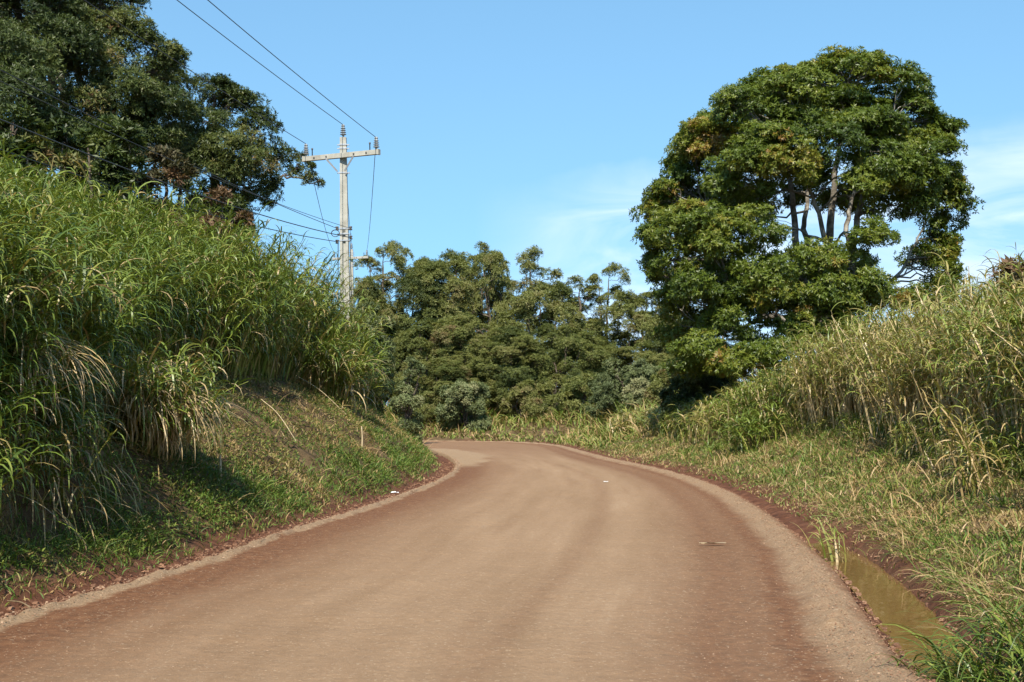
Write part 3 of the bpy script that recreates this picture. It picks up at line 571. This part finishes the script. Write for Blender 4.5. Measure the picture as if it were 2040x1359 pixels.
stems = [px_stem([(1650, bp, 0), (1632, 650, -.1), (1592, 520, -.3), (1578, 400, -.5), (1555, 230, -.3)], Y, .19, .035), px_stem([(1660, bp, 0), (1650, 600, .2), (1652, 480, .3), (1664, 350, .4), (1692, 180, .4)], Y, .20, .035),
         px_stem([(1670, bp, 0), (1686, 600, -.2), (1712, 420, -.5), (1745, 270, -.4)], Y, .17, .035), px_stem([(1645, bp, .1), (1580, 600, .3), (1490, 530, .4), (1410, 420, .2)], Y, .15, .03),
         px_stem([(1678, bp, 0), (1740, 610, .3), (1800, 530, .5), (1855, 420, .4)], Y, .085, .02), px_stem([(1650, bp, -.1), (1560, 640, -.7), (1460, 660, -1.2)], Y, .16, .03),
         px_stem([(1655, bp, .2), (1625, 540, .8), (1602, 440, 1.2), (1630, 300, 1.4)], Y, .15, .03), px_stem([(1665, bp, .3), (1700, 560, .9), (1688, 440, 1.3), (1720, 330, 1.6)], Y, .14, .03),
         px_stem([(1660, bp, -.2), (1668, 580, -1.), (1640, 460, -1.6), (1600, 330, -2.)], Y, .14, .03)]
wood, leaf = lobe_tree(rng, lobes, stems, 20, 46, 6, .135, .046, 1.15, .46, .44, .13, centre=W3(1620, 440, Y), fl=.6, tint_dry=.25)
put_tree('broadleaf_tree', b, wood, leaf, M_BARK, M_OAK, 'big round crowned broadleaf tree with several pale stems on the right slope', 'tree')

# --- dark trees on the left bank
def left_tree(seed, Y, rows, stems, label, bx, per=27, tint=.31, dry=.3, clump=.44, nros=66):
    rng = np.random.default_rng(seed); rows = [(r[0], r[1], r[2]*1.12, r[3]*1.12)+tuple(r[4:]) for r in rows]; zb = gz(*W3(bx, 0, Y)[:2]); bp = HZ-F_PX*(zb-.3-CAMZ)/Y
    st = [px_stem([(bx, bp, 0)]+s, Y, r0, min(.03, r0*.4)) for s, r0 in stems]
    w, l = lobe_tree(rng, px_lobes(rows, Y, rng), st, per, nros, 6, .118, .029, .95, clump, tint, .13, centre=W3(bx, np.mean([r[1] for r in rows])+40, Y), fl=.62, tint_dry=dry)
    put_tree('evergreen_tree', W3(bx, bp, Y), w, l, M_BARKD, M_FEATHER, label, 'tree', 'dark trees behind the left bank')
left_tree(41, 34, [(-40, 40, 110, 80, 0), (60, 20, 100, 70, -1), (20, 120, 90, 60, -2.3), (-60, 160, 100, 80, -1), (50, 205, 85, 55, -2.6), (120, 90, 70, 55, -1.5), (-30, 260, 90, 55, -1.6), (100, 280, 75, 42, -2.0), (20, -90, 120, 70, 0), (90, -60, 90, 60, 1)],
          [([(60, 200, 0), (40, 60, -.3), (10, -90, 0)], .22), ([(0, 250, -.5), (-60, 120, -.6)], .15), ([(90, 280, -.4), (110, 120, -.9), (100, -20, 0)], .15)], 'tall dark evergreen tree cut off by the top left corner of the view', 50)
left_tree(42, 36, [(215, 20, 62, 52, 0), (150, -20, 80, 60, .5), (240, 85, 70, 50, -1), (180, 120, 80, 55, -2), (300, 110, 45, 36, -.2), (345, 125, 30, 22, 0), (250, 190, 80, 50, -2), (330, 215, 60, 46, -1.2), (170, 230, 70, 45, -2.4), (240, 280, 70, 40, -2.2), (300, 290, 60, 36, -1.5), (190, -80, 80, 50, 0), (330, 160, 44, 36, 1), (150, 60, 60, 46, -1.4)],
          [([(215, 240, 0), (205, 120, -.3), (200, 0, 0)], .2), ([(260, 260, -.3), (290, 160, -.6), (330, 125, 0)], .14), ([(180, 260, -.6), (150, 120, -1), (140, 20, 0)], .14)], 'dark evergreen tree with brownish inner twigs rising above the top edge at left', 225)
left_tree(43, 39, [(425, 195, 46, 42, 0), (470, 225, 44, 40, .2), (400, 260, 60, 44, -1.2), (510, 260, 40, 34, .3), (470, 310, 66, 44, -1.4), (420, 340, 60, 40, -1.6), (525, 300, 30, 26, 0), (500, 370, 48, 34, -.6), (380, 300, 55, 40, 1), (440, 400, 46, 26, -.6)],
          [([(430, 380, 0), (425, 280, 0), (428, 190, 0)], .15), ([(460, 380, -.2), (490, 310, -.3), (515, 250, .2)], .1)], 'lower evergreen tree stepping down towards the utility pole', 425)
left_tree(45, 42, [(-20, 200, 120, 90, 0), (110, 150, 110, 90, 0), (210, 250, 110, 80, 0), (60, 60, 110, 80, 0), (320, 300, 80, 60, 0), (-20, 60, 110, 90, 0), (170, 60, 90, 70, 0), (270, 170, 70, 60, 0)],
          [([(130, 250, 0), (120, 150, 0), (100, 40, 0)], .2), ([(170, 260, 0), (220, 200, 0), (260, 160, 0)], .12)], 'deep green evergreen tree filling the gap behind the two tallest dark trees', 140, per=13)
left_tree(44, 41.5, [(562, 310, 26, 18, 0, .5), (592, 328, 34, 22, 0, .6), (612, 350, 24, 13, .1, .45), (628, 368, 12, 12, .1, .3), (575, 343, 22, 12, .1, .4), (540, 330, 18, 12, .1, .4), (527, 412, 11, 7, 0, .28), (470, 400, 40, 22, 0, .7), (450, 430, 34, 22, .2, .6), (485, 345, 36, 26, .2, .6)],
          [([(470, 430, 0), (530, 375, 0), (575, 350, 0), (622, 366, 0)], .045), ([(470, 420, .1), (510, 370, .1), (560, 315, 0)], .03), ([(480, 405, 0), (540, 360, .1), (600, 335, 0)], .03), ([(460, 420, 0), (500, 420, 0), (527, 412, 0)], .02)], 'slender leaning tree reaching one bare limb with leafy tip towards the pole', 455, 26, .42, .1, .24, 26)

# --- trees of the wood beyond the bend: a few grown kinds, copied
def grow(seed, H, Wd, kind):
    rng = np.random.default_rng(seed); lobes = []; stems = []
    h0 = {'dense': .15, 'tall': .30, 'round': .18, 'bush': .05}[kind]; nl = {'dense': 17, 'tall': 16, 'round': 14, 'bush': 9}[kind]; lean = rng.normal(0, .05*H, 2)
    for i in range(nl):
        t = (i+.5)/nl; hh = h0+(1-h0)*t*.93; prof = np.sin(np.pi*np.clip(.15+.75*t, 0, 1))**.6 if kind != 'dense' else (1-.62*t**1.3)
        prof = prof if kind != 'tall' else .55+.55*t
        a = i*2.4+rng.normal(0, .5); r = Wd/2*prof*(.35+.5*rng.random()); ls = Wd*rng.uniform(.19, .28)*(1 if kind != 'tall' else .85)
        if kind == 'bush': ls *= 1.25
        lobes.append((np.array([np.cos(a)*r+lean[0]*hh, np.sin(a)*r+lean[1]*hh, H*hh-ls*.3]), (ls*rng.uniform(.7, 1.1), ls*rng.uniform(.7, 1.1), ls*rng.uniform(.65, 1.1)*(1 if kind != 'tall' else .8))))
    lobes.append((np.array([lean[0], lean[1], H-Wd*.12]), (Wd*.14, Wd*.14, Wd*.13)))
    for _ in range(9 if kind != 'bush' else 6): q = rng.uniform(0, 6.28); hh = rng.uniform(max(h0-.15, .1), .97); rr = Wd*.5*(1-.6*hh)*rng.uniform(.6, 1.1); lobes.append((np.array([np.cos(q)*rr+lean[0]*hh, np.sin(q)*rr+lean[1]*hh, H*hh]), (Wd*.10, Wd*.10, Wd*.10)))
    ns = {'dense': 2, 'tall': 3, 'round': 3, 'bush': 4}[kind]
    for s in range(ns):
        a = rng.uniform(0, 6.28); q = Wd*.22*(s > 0)
        e = np.array([np.cos(a)*q+lean[0], np.sin(a)*q+lean[1], H*(.93 if s == 0 else rng.uniform(.7, .9))])
        stems.append(([np.array([0, 0, -.3]), e*np.array([.3, .3, .4])+np.array([rng.normal(0, .15), rng.normal(0, .15), 0]), e*np.array([.6, .6, .7]), e], .016*H*(1 if s == 0 else .7), .02))
    ll, lw = (.18, .042) if kind != 'bush' else (.17, .05)
    return lobe_tree(rng, lobes, stems, {'dense': 15, 'tall': 13, 'round': 15, 'bush': 20}[kind], 46, 5, ll, lw, .95, .42 if kind != 'bush' else .26, .42, .14, centre=(0, 0, H*.5), fl=.8, tint_dry=.2)
KINDS = {}
def kind(key, seed, H, Wd, k):
    w, l = grow(seed, H, Wd, k); KINDS[key] = (mesh_data('trunk', w[0], w[1], M_BARKD), mesh_data('crown', l[0], l[1], M_WOOD, l[2]), H, Wd)
kind('dense1', 51, 10, 7.0, 'dense'); kind('dense2', 52, 9, 6.4, 'dense'); kind('tall1', 53, 12, 4.4, 'tall'); kind('tall2', 54, 12, 5.0, 'tall'); kind('round1', 55, 9, 6.0, 'round'); kind('round2', 56, 8, 5.6, 'round')
def wood_tree(key, px, top, Y, wpx, rz, label):
    tw, cr, H, Wd = KINDS[key]; x = (px-CX)/F_PX*Y; z = gz(x, Y)-.1; h = CAMZ-(top-HZ)/F_PX*Y-z; w = (1.4 if key[:4] == 'tall' else 1.15)*wpx/F_PX*Y
    t = empty('evergreen_tree', (x, Y, z), rz); t.scale = (w/Wd, w/Wd, h/H); tag(t, label, 'tree', 'trees of the wood beyond the bend')
    obj('trunk', tw, t); obj('crown', cr, t)
for a in [
    ('tall1', 758, 488, 92, 95, .4, 'thin crowned tall tree just right of the two utility poles'),
    ('dense2', 735, 560, 84, 130, 2.1, 'bushy tree with twiggy bare front directly right of the pole shafts'),
    ('tall2', 802, 500, 94, 80, 1.5, 'narrow dark topped tree second to the right of the poles'),
    ('dense1', 855, 520, 86, 190, .9, 'broad dense olive green tree forming the left shoulder of the wood'),
    ('tall1', 902, 500, 92, 105, 2.6, 'tree with flat brownish top left of the highest treetop of the wood'),
    ('tall2', 950, 486, 96, 100, 3.3, 'highest treetop of the wood beyond the bend'),
    ('round1', 992, 512, 90, 120, 5.0, 'rounded tree right of the highest treetop with open pale limbs'),
    ('tall1', 1062, 500, 95, 85, 5.6, 'isolated spindly treetop standing up alone in the gap of the skyline'),
    ('round2', 1085, 565, 88, 150, .3, 'dark round tree below the isolated spindly treetop'),
    ('tall2', 1150, 552, 93, 130, 4.2, 'see through tree with spreading pale limbs right of the skyline gap'),
    ('tall1', 1203, 528, 95, 75, 1.0, 'feathery treetop leaning right at the right end of the skyline'),
    ('round1', 1265, 582, 88, 165, 2.2, 'domed tree between the feathery treetop and the big broadleaf tree'),
    ('tall2', 1345, 610, 92, 140, .1, 'thin tree half hidden behind the left edge of the big broadleaf tree'),
    ('tall2', 1420, 640, 96, 130, 2.8, 'thin tree seen through the lower crown of the big broadleaf tree'),
    ('dense2', 845, 640, 79, 150, 3.9, 'dark bushy tree at the foot of the broad olive tree above the bend'),
    ('dense1', 925, 630, 78, 160, 5.3, 'middle row bushy tree in line with the highest treetop'),
    ('dense2', 1025, 655, 77, 165, .7, 'light green bushy tree in the middle of the wood front'),
    ('round2', 1120, 650, 80, 140, 3.0, 'bushy tree below the see through tree with pale limbs'),
    ('round1', 1195, 665, 81, 130, 4.4, 'low bushy tree in line with the feathery leaning treetop'),
    ('round2', 1290, 680, 82, 150, 5.5, 'low olive tree under the domed tree left of the big tree'),
    ('dense1', 880, 715, 74, 130, 1.9, 'lowest dark tree standing over the grey green shrub at the bend')]:
    wood_tree(*a)

# --- shrubs
def shrub(name, px, top, Y, wpx, seed, mat, label, cat='shrub', tint=None, group=None, base=None, mw=None):
    x = (px-CX)/F_PX*Y; z = gz(x, Y) if base is None else base; h = CAMZ-(top-HZ)/F_PX*Y-z; w = wpx/F_PX*Y
    wd, lf = grow(seed, max(h, .5), w, 'bush'); 
    t = empty(name, (x, Y, z)); tag(t, label, cat, group)
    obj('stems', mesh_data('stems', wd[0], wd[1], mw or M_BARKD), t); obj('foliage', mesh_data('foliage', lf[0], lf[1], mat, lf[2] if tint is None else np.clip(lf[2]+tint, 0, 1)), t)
shrub('shrub', 925, 765, 71, 110, 61, M_GREY, 'grey green shrub at the outside of the bend')
shrub('shrub', 1045, 765, 73, 90, 62, M_WOOD, 'brownish twiggy shrub right of the grey green shrub', tint=.25)
shrub('shrub', 1105, 745, 74, 110, 63, M_WOOD, 'rounded mid green shrub in the centre of the meadow edge', tint=.1)
shrub('shrub', 1165, 750, 72, 90, 64, M_WOOD, 'green shrub second to the right of the twiggy shrub', tint=.12)
shrub('shrub', 1265, 725, 67, 170, 65, M_GREY, 'pale olive shrub with dry tops left of the dark shaded bush')
shrub('shrub', 1335, 725, 64, 90, 66, M_WOOD, 'tall mid green shrub under the left edge of the big broadleaf tree', tint=.12)
shrub('shrub', 1390, 715, 48.5, 190, 67, M_FEATHER, 'dark shaded bush under the low branches of the big tree', tint=-.3)  # lowered tint paints the shade under the crown into the leaf colour
shrub('shrub', 805, 720, 60, 70, 68, M_GREY, 'pale leafy shrub peeping past the end of the left bank')
shrub('shrub', 735, 610, 47, 90, 69, M_GREY, 'pale flowering shrub at the end of the left bank below the pole', tint=-.15)
shrub('bush', 335, 300, 27, 140, 70, M_DRYBUSH, 'brown withered bush behind the left tall grass')
shrub('shrub', 390, 350, 33, 130, 75, M_FEATHER, 'dark undergrowth shrub between the two dry bushes', tint=-.1)
shrub('shrub', 125, 245, 26, 150, 76, M_FEATHER, 'dark undergrowth shrub below the gap of the two tallest dark trees', tint=-.1)
shrub('shrub', 470, 400, 36, 90, 77, M_FEATHER, 'dark undergrowth shrub under the slender leaning tree', tint=-.1)
shrub('bush', 440, 390, 31, 100, 71, M_DRYBUSH, 'small reddish dry bush at the right foot of the dark trees', tint=.2)
shrub('shrub', 2030, 550, 21, 60, 72, M_DRYBUSH, 'brownish leafed shrub rising over the grass at the right edge', tint=.18)
shrub('shrub', 40, 215, 24, 190, 73, M_FEATHER, 'dark leafy undergrowth shrub below the corner tree at left', tint=-.1)
shrub('shrub', 205, 255, 25, 180, 74, M_FEATHER, 'dark leafy undergrowth shrub left of the withered bush', tint=-.1)

# ------------------------------------------------------------------ utility poles and wires
def box(c, s, ax=None):
    """box centred at c with full sizes s along orthonormal axes ax"""
    ax = np.eye(3) if ax is None else np.asarray(ax, float)
    k = np.array([[i, j, l] for i in (-.5, .5) for j in (-.5, .5) for l in (-.5, .5)])*np.asarray(s)
    return k@ax+np.asarray(c), np.array([[0, 1, 3, 2], [4, 6, 7, 5], [0, 4, 5, 1], [2, 3, 7, 6], [0, 2, 6, 4], [1, 5, 7, 3]])
def acc_obj(name, acc, mat, parent, smooth=False):
    V, Fq, T = acc.get(); o = obj(name, mesh_data(name, V, Fq, mat, smooth=smooth), parent)
    return o
def lathe(prof, seg=12):
    a = np.arange(seg)*2*np.pi/seg; V = np.array([[r*np.cos(t), r*np.sin(t), z] for r, z in prof for t in a]); m = len(prof)
    i = np.arange(m-1)[:, None]*seg; j = np.arange(seg)[None]; j2 = (j+1) % seg
    return V, np.stack([i+j, i+j2, i+seg+j2, i+seg+j], -1).reshape(-1, 4)
ARM_A = math.radians(-21)
def make_pole(base, H, label, group):
    t = empty('utility_pole', base); tag(t, label, 'utility pole', group)
    a = Acc()                                              # tapered concrete shaft, recessed face below, plain head above
    def prof(z, rec):
        w = .37-.17*z/H; d = w*.78; e = w/2; f = d/2; r = w*.20; q = .05 if rec else .0005
        return np.array([[-e, -f, z], [-r, -f, z], [-r*.92, -f+q, z], [r*.92, -f+q, z], [r, -f, z], [e, -f, z], [e, f, z], [r, f, z], [r*.92, f-q, z], [-r*.92, f-q, z], [-r, f, z], [-e, f, z]])
    zs = [(-.6, 1), (H*.25, 1), (H*.5, 1), (H*.64, 1), (H*.65, 0), (H*.85, 0), (H, 0)]
    V = np.concatenate([prof(z, r) for z, r in zs]); i = np.arange(len(zs)-1)[:, None]*12; j = np.arange(12)[None]; j2 = (j+1) % 12
    a.add(V, np.stack([i+j, i+j2, i+12+j2, i+12+j], -1).reshape(-1, 4), 0); top = (len(zs)-1)*12
    a.add(V[top:], np.array([[0, 1, 10, 11], [1, 2, 9, 10], [2, 3, 8, 9], [3, 4, 7, 8], [4, 5, 6, 7]]), 0)
    acc_obj('shaft', a, M_CONC, t)
    ax = np.array([[math.cos(ARM_A), math.sin(ARM_A), 0], [-math.sin(ARM_A), math.cos(ARM_A), 0], [0, 0, 1]]); za = H-.62; off = ax[1]*-.17
    a = Acc(); a.add(*box(off+[0, 0, za], (2.66, .13, .15), ax), 0); a.add(*box(off+ax[0]*1.36+[0, 0, za], (.06, .15, .17), ax), 0); a.add(*box(off-ax[0]*1.36+[0, 0, za], (.06, .15, .17), ax), 0)
    arm = acc_obj('crossarm', a, M_CONC, t)
    for q in (-.95, -.5, .5, .95):
        a = Acc(); a.add(*box(off+ax[0]*q+ax[1]*-.073+[0, 0, za], (.05, .02, .05), ax), 0); acc_obj('bolt', a, M_IRON, arm)
    for s in (-1, 1):
        p0 = off+ax[1]*-.085+ax[0]*s*.52+np.array([0, 0, za-.05]); p1 = off+ax[0]*s*.13+np.array([0, 0, za-.50]); d = norm(p1-p0); n = np.cross(d, ax[1]); a = Acc()
        a.add(*box((p0+p1)/2, (np.linalg.norm(p1-p0), .012, .055), np.array([d, ax[1], n])), 0); acc_obj('brace', a, M_STEEL, t)
    ins = []
    pr = [(.012, -.06), (.02, -.02), (.035, 0), (.045, .02)]
    for k in range(4): z = .03+k*.065; pr += [(.045, z), (.105-.008*k, z+.012), (.10-.008*k, z+.028), (.045, z+.045)]
    pr += [(.05, .30), (.06, .31), (.06, .34), (.035, .37), (.001, .375)]
    for p in (off-ax[0]*1.28+[0, 0, za+.12], np.array([0, 0, H+.05]), off+ax[0]*1.28+[0, 0, za+.12]):
        a = Acc(); V, Fq = lathe(pr); a.add(V+p, Fq, 0); acc_obj('insulator', a, M_PORC, t, True); ins.append(p+np.array([0, 0, .36]))
    for s in (-1.05, 1.05):                                     # small arrester posts on the arm
        a = Acc(); V, Fq = lathe([(.001, 0), (.018, 0), (.018, .2), (.03, .21), (.03, .26), (.001, .27)], 8); a.add(V+off+ax[0]*s+[0, 0, za+.07], Fq, 0); acc_obj('arm_pin', a, M_IRON, t, True)
    for z in (H-.24, H-.36, H-1.15, H*.655, H*.635, H*.61):
        w = .37-.17*z/H; a = Acc(); a.add(*box((0, 0, z), (w+.03, w*.78+.03, .045)), 0); a.add(*box((w/2+.05, 0, z), (.09, .04, .03)), 0); a.add(*box((-w/2-.05, 0, z), (.09, .04, .03)), 0); acc_obj('band', a, M_STEEL, t)
    low = []
    for z, s in ((H*.655, -1), (H*.655, 1), (H*.62, 1), (H*.605, -1)):
        w = .37-.17*z/H; a = Acc(); V, Fq = lathe([(.001, -.06), (.05, -.06), (.055, -.03), (.03, 0), (.055, .03), (.05, .06), (.001, .06)], 10); p = np.array([s*(w/2+.09), -.10, z]); a.add(V+p, Fq, 0); acc_obj('spool_insulator', a, M_IRON, t, True); low.append(p)
    a = Acc(); th = np.linspace(0, 2*np.pi*1.6, 26); z = H*.65
    V, Fq = tube(np.stack([-.27+.13*np.cos(th), -.16+.02*th/6, z-.12+.11*np.sin(th)], -1), .013, 6); a.add(V, Fq, 0); acc_obj('cable_loop', a, M_WIRE, t, True)
    for q in (-.24, .24):
        a = Acc(); V, Fq = tube([(q*.8, -.08, H*.61), (q*.9, -.08, H*.4), (q, -.08, H*.1), (q, -.05, -.3)], .014, 6); a.add(V, Fq, 0); acc_obj('down_lead', a, M_WIRE, t, True)
    return t, ins, low
PY = 40.0; x = (690-CX)/F_PX*PY; zb = gz(x, PY); H = CAMZ+(HZ-274)/F_PX*PY-zb
pole, ins, low = make_pole((x, PY, zb), H, 'near grey concrete utility pole with slanting crossarm behind the left grass bank', 'utility poles beside the road')
pole.rotation_euler = (0, -.012, 0)
pb = np.array([x, PY, zb]); Y2 = 86.0; x2 = (700.5-CX)/F_PX*Y2; z2 = gz(x2, Y2); H2 = CAMZ+(HZ-497)/F_PX*Y2-z2
far = copy_tree(pole); far.location = (x2, Y2, z2+(H2-H)); far['label'] = 'distant utility pole seen past the right side of the near pole shaft'; far.rotation_euler = (0, 0, 0); pf = np.array([x2, Y2, z2+H2-H])
def wire(p0, p1, sag, label, r=.0105, group=None, n=48):
    t = np.linspace(0, 1, n)[:, None]; P = p0*(1-t)+p1*t; P[:, 2] -= (4*sag*t*(1-t))[:, 0]
    V, Fq = tube(P, r, 5); o = obj('power_line', mesh_data('power_line', V-p0, Fq, M_WIRE), loc=p0); tag(o, label, 'power line', group)
G1 = 'overhead wires of the near pole'
lean = np.array([-.012*H, 0, 0])
wire(pb+ins[0]+lean, np.array([-14.0, -8, 11.1]), .5, 'upper wire from the left end of the near crossarm passing before the dark trees', group=G1)
wire(pb+ins[1]+lean, np.array([-12.5, -8, 11.3]), .5, 'upper wire from the peak of the near pole to the top edge of the view', group=G1)
wire(pb+ins[2]+lean, np.array([-11.2, -8, 11.0]), .5, 'upper wire from the right end of the near crossarm to the top of view', group=G1)
lo_ = [('highest low cable leaving the near pole towards the dark trees', 8.6, .75, .010), ('thin low cable leaving the near pole just under the highest one', 8.1, .95, .008), ('thick low cable at the cable loop of the near pole', 7.4, 1.1, .014), ('lowest cable leaving the near pole over the left grass', 6.8, 1.1, .012)]
for (lab, ze, sg, r), p in zip(lo_, low): wire(pb+p+lean*.65, np.array([-12.5+p[0], -8, ze]), sg, lab, r, group=G1)
wire(pb+ins[0]+lean, pf+ins[0], .55, 'far wire dropping from the left end of the near crossarm to the distant pole', .012, group=G1)
wire(pb+ins[2]+lean, pf+ins[2], .55, 'far wire dropping from the right end of the near crossarm to the distant pole', .012, group=G1)
wire(pb+ins[1]+lean, pf+ins[1], .55, 'far wire running behind the near pole shaft to the distant pole', .012, group=G1)

# ------------------------------------------------------------------ small things lying about
def blob_sheet(name, loc, w, d, h, seed, mat, label, cat, rz=0, n=9):
    rng = np.random.default_rng(seed); u, v = np.meshgrid(np.linspace(-1, 1, n), np.linspace(-1, 1, n)); m = np.sqrt(np.maximum(1-.35*(u*v)**2, 0))
    z = h*(fbm(u*1.7+seed, v*1.7, seed)-.2)*(1-.5*(u*u+v*v)/2)+.01; X = u*m*w/2*(1+rng.normal(0, .05, u.shape)); Yv = v*m*d/2*(1+rng.normal(0, .05, u.shape))
    top = np.stack([X, Yv, z], -1).reshape(-1, 3); bot = top-[0, 0, .004]; i = (np.arange(n-1)[:, None]*n+np.arange(n-1)[None]).ravel(); q = np.stack([i, i+1, i+n+1, i+n], -1)
    o = obj(name, mesh_data(name, np.concatenate([top, bot]), np.concatenate([q, q[:, ::-1]+n*n]), mat), loc=loc); o.rotation_euler = (0, 0, rz); return tag(o, label, cat)
p = W3(792, 989, 3693/(989-825)); blob_sheet('crumpled_paper', (p[0]-.05, p[1], .05), .15, .10, .07, 3, M_PAPER, 'crumpled white paper lying at the left edge of the road', 'litter', .3)
p = W3(1207, 964, 3693/(964-825)); blob_sheet('paper_scrap', (p[0], p[1], .035), .12, .09, .03, 5, M_PAPER, 'small pale scrap lying in the middle of the road', 'litter', .9)
p = W3(1420, 1089, 3693/(1089-825)); 
o = blob_sheet('fallen_leaf', (p[0], p[1], .03), .30, .06, .025, 8, M_STRAW, 'dry tan leaf lying on the right half of the road', 'leaf', .1)
def stick(name, pts, r, label, cat='dry stalk', mat=M_STRAW, group=None):
    pts = np.asarray(pts, float); P = spline(pts, 10); V, Fq = tube(P-pts[0], np.linspace(r, r*.6, 10), 7); tag(obj(name, mesh_data(name, V, Fq, mat), loc=pts[0]), label, cat, group)
def on(px, py, Y, dz=0):
    q = W3(px, py, Y); return np.array([q[0], q[1], gz(q[0], q[1])+dz])
a = on(438, 935, 17); stick('cane_stump', [a-[0, 0, .1], a+[.01, 0, .15], a+[.0, .02, .34]], .022, 'pale cut cane stump standing on the left bank above the bright green grass', 'cane stump')
a = on(720, 890, 27); stick('cane_stump', [a-[0, 0, .1], a+[.02, 0, .25], a+[.0, .02, .55]], .022, 'pale cane stump standing near the far end of the left bank', 'cane stump')
a = on(590, 870, 22, .08); b_ = on(520, 800, 23.5, .3); stick('fallen_cane', [b_, (a+b_)/2+[0, 0, .1], a], .009, 'long dry cane lying down the left bank below the shaded hollow', 'fallen cane')
a = on(690, 800, 30, .12); b_ = on(590, 755, 31.5, .4); stick('fallen_cane', [b_, (a+b_)/2+[0, 0, .1], a], .009, 'dry cane lying high on the left bank under the drooping green fountain', 'fallen cane')
a = np.array([-3.62, 9.3, .04]); stick('stick', [a, a+[-.14, .16, .02], a+[-.3, .3, .01]], .007, 'thin stick lying in the red soil at the left road edge', 'stick', M_TWIG)

# ------------------------------------------------------------------ light, sky, camera
SUN_EL = math.radians(49); sd = np.array([-.15, -.988]); sd = sd/np.linalg.norm(sd)
to_sun = Vector((sd[0]*math.cos(SUN_EL), sd[1]*math.cos(SUN_EL), math.sin(SUN_EL)))
sun = bpy.data.lights.new('sun', 'SUN'); sun.energy = 4.6; sun.angle = math.radians(.5); sun.color = (1, .93, .82)
so = bpy.data.objects.new('sun', sun); so.rotation_euler = (-to_sun).to_track_quat('-Z', 'Y').to_euler(); so.location = (-20, -40, 40); C.objects.link(so)
w = bpy.data.worlds.new('World'); bpy.context.scene.world = w; w.use_nodes = True; nt = w.node_tree; N = nt.nodes; L = nt.links; N.clear()
sky = N.new('ShaderNodeTexSky'); sky.sky_type = 'NISHITA'; sky.sun_disc = False; sky.sun_elevation = SUN_EL; sky.sun_rotation = math.atan2(sd[0], sd[1]); sky.air_density = 1.0; sky.dust_density = .3; sky.ozone_density = 1.6
tc = N.new('ShaderNodeTexCoord'); mp = N.new('ShaderNodeMapping'); mp.inputs['Scale'].default_value = (3.2, 2.0, 13.0); mp.inputs['Rotation'].default_value = (0, .12, 0); L.new(tc.outputs['Generated'], mp.inputs[0])
vm = N.new('ShaderNodeVectorMath'); vm.operation = 'MULTIPLY_ADD'; vm.inputs[1].default_value = (1, 1, .6); vm.inputs[2].default_value = (0, 0, .2); L.new(tc.outputs['Generated'], vm.inputs[0])
nv = N.new('ShaderNodeVectorMath'); nv.operation = 'NORMALIZE'; L.new(vm.outputs[0], nv.inputs[0]); L.new(nv.outputs[0], sky.inputs['Vector'])
nz = noise(N, L, 1.6, 7, .55, mp.outputs[0], 1.1); cr = ramp(N, [(.36, (.15, .15, .15)), (.60, (1, 1, 1))]); L.new(nz, cr.inputs[0])
sp = N.new('ShaderNodeSeparateXYZ'); L.new(tc.outputs['Generated'], sp.inputs[0])
hz = N.new('ShaderNodeMapRange'); hz.inputs[1].default_value = .185; hz.inputs[2].default_value = .145; L.new(nmath(N, L, 'SUBTRACT', nmath(N, L, 'SUBTRACT', sp.outputs[2], nmath(N, L, 'MULTIPLY', sp.outputs[0], .1)), nmath(N, L, 'MULTIPLY', nmath(N, L, 'SUBTRACT', noise(N, L, 9, 5, .6, tc.outputs['Generated']), .5), .05)), hz.inputs[0])
rx = N.new('ShaderNodeMapRange'); rx.inputs[1].default_value = -.03; rx.inputs[2].default_value = .10; L.new(sp.outputs[0], rx.inputs[0])
fac = nmath(N, L, 'MULTIPLY', nmath(N, L, 'MULTIPLY', cr.outputs[0], hz.outputs[0]), nmath(N, L, 'MULTIPLY', rx.outputs[0], .6))
col = nmix(N, L, fac, nmix(N, L, 1.0, sky.outputs[0], (1.0, 1.3, 1.26), 'MULTIPLY'), (6.2, 6.9, 7.8))
bg = N.new('ShaderNodeBackground'); bg.inputs[1].default_value = .10; L.new(col, bg.inputs[0]); ow = N.new('ShaderNodeOutputWorld'); L.new(bg.outputs[0], ow.inputs[0])

cam = bpy.data.cameras.new('camera'); cam.sensor_width = 36; cam.lens = 36*F_PX/2040; cam.shift_y = (HZ-679.5)/2040; cam.clip_start = .1; cam.clip_end = 9000
co = bpy.data.objects.new('camera', cam); co.location = (0, 0, CAMZ); co.rotation_euler = (math.pi/2, 0, 0); C.objects.link(co)
sc = bpy.context.scene; sc.camera = co
sc.view_settings.view_transform = 'Standard'; sc.view_settings.look = 'None'; sc.view_settings.exposure = .85; sc.view_settings.gamma = 1
sc.render.engine = 'CYCLES'; cy = sc.cycles; cy.max_bounces = 6; cy.diffuse_bounces = 3; cy.glossy_bounces = 2; cy.transmission_bounces = 3; cy.transparent_max_bounces = 4; cy.caustics_reflective = False; cy.caustics_refractive = False
cy.use_denoising = True
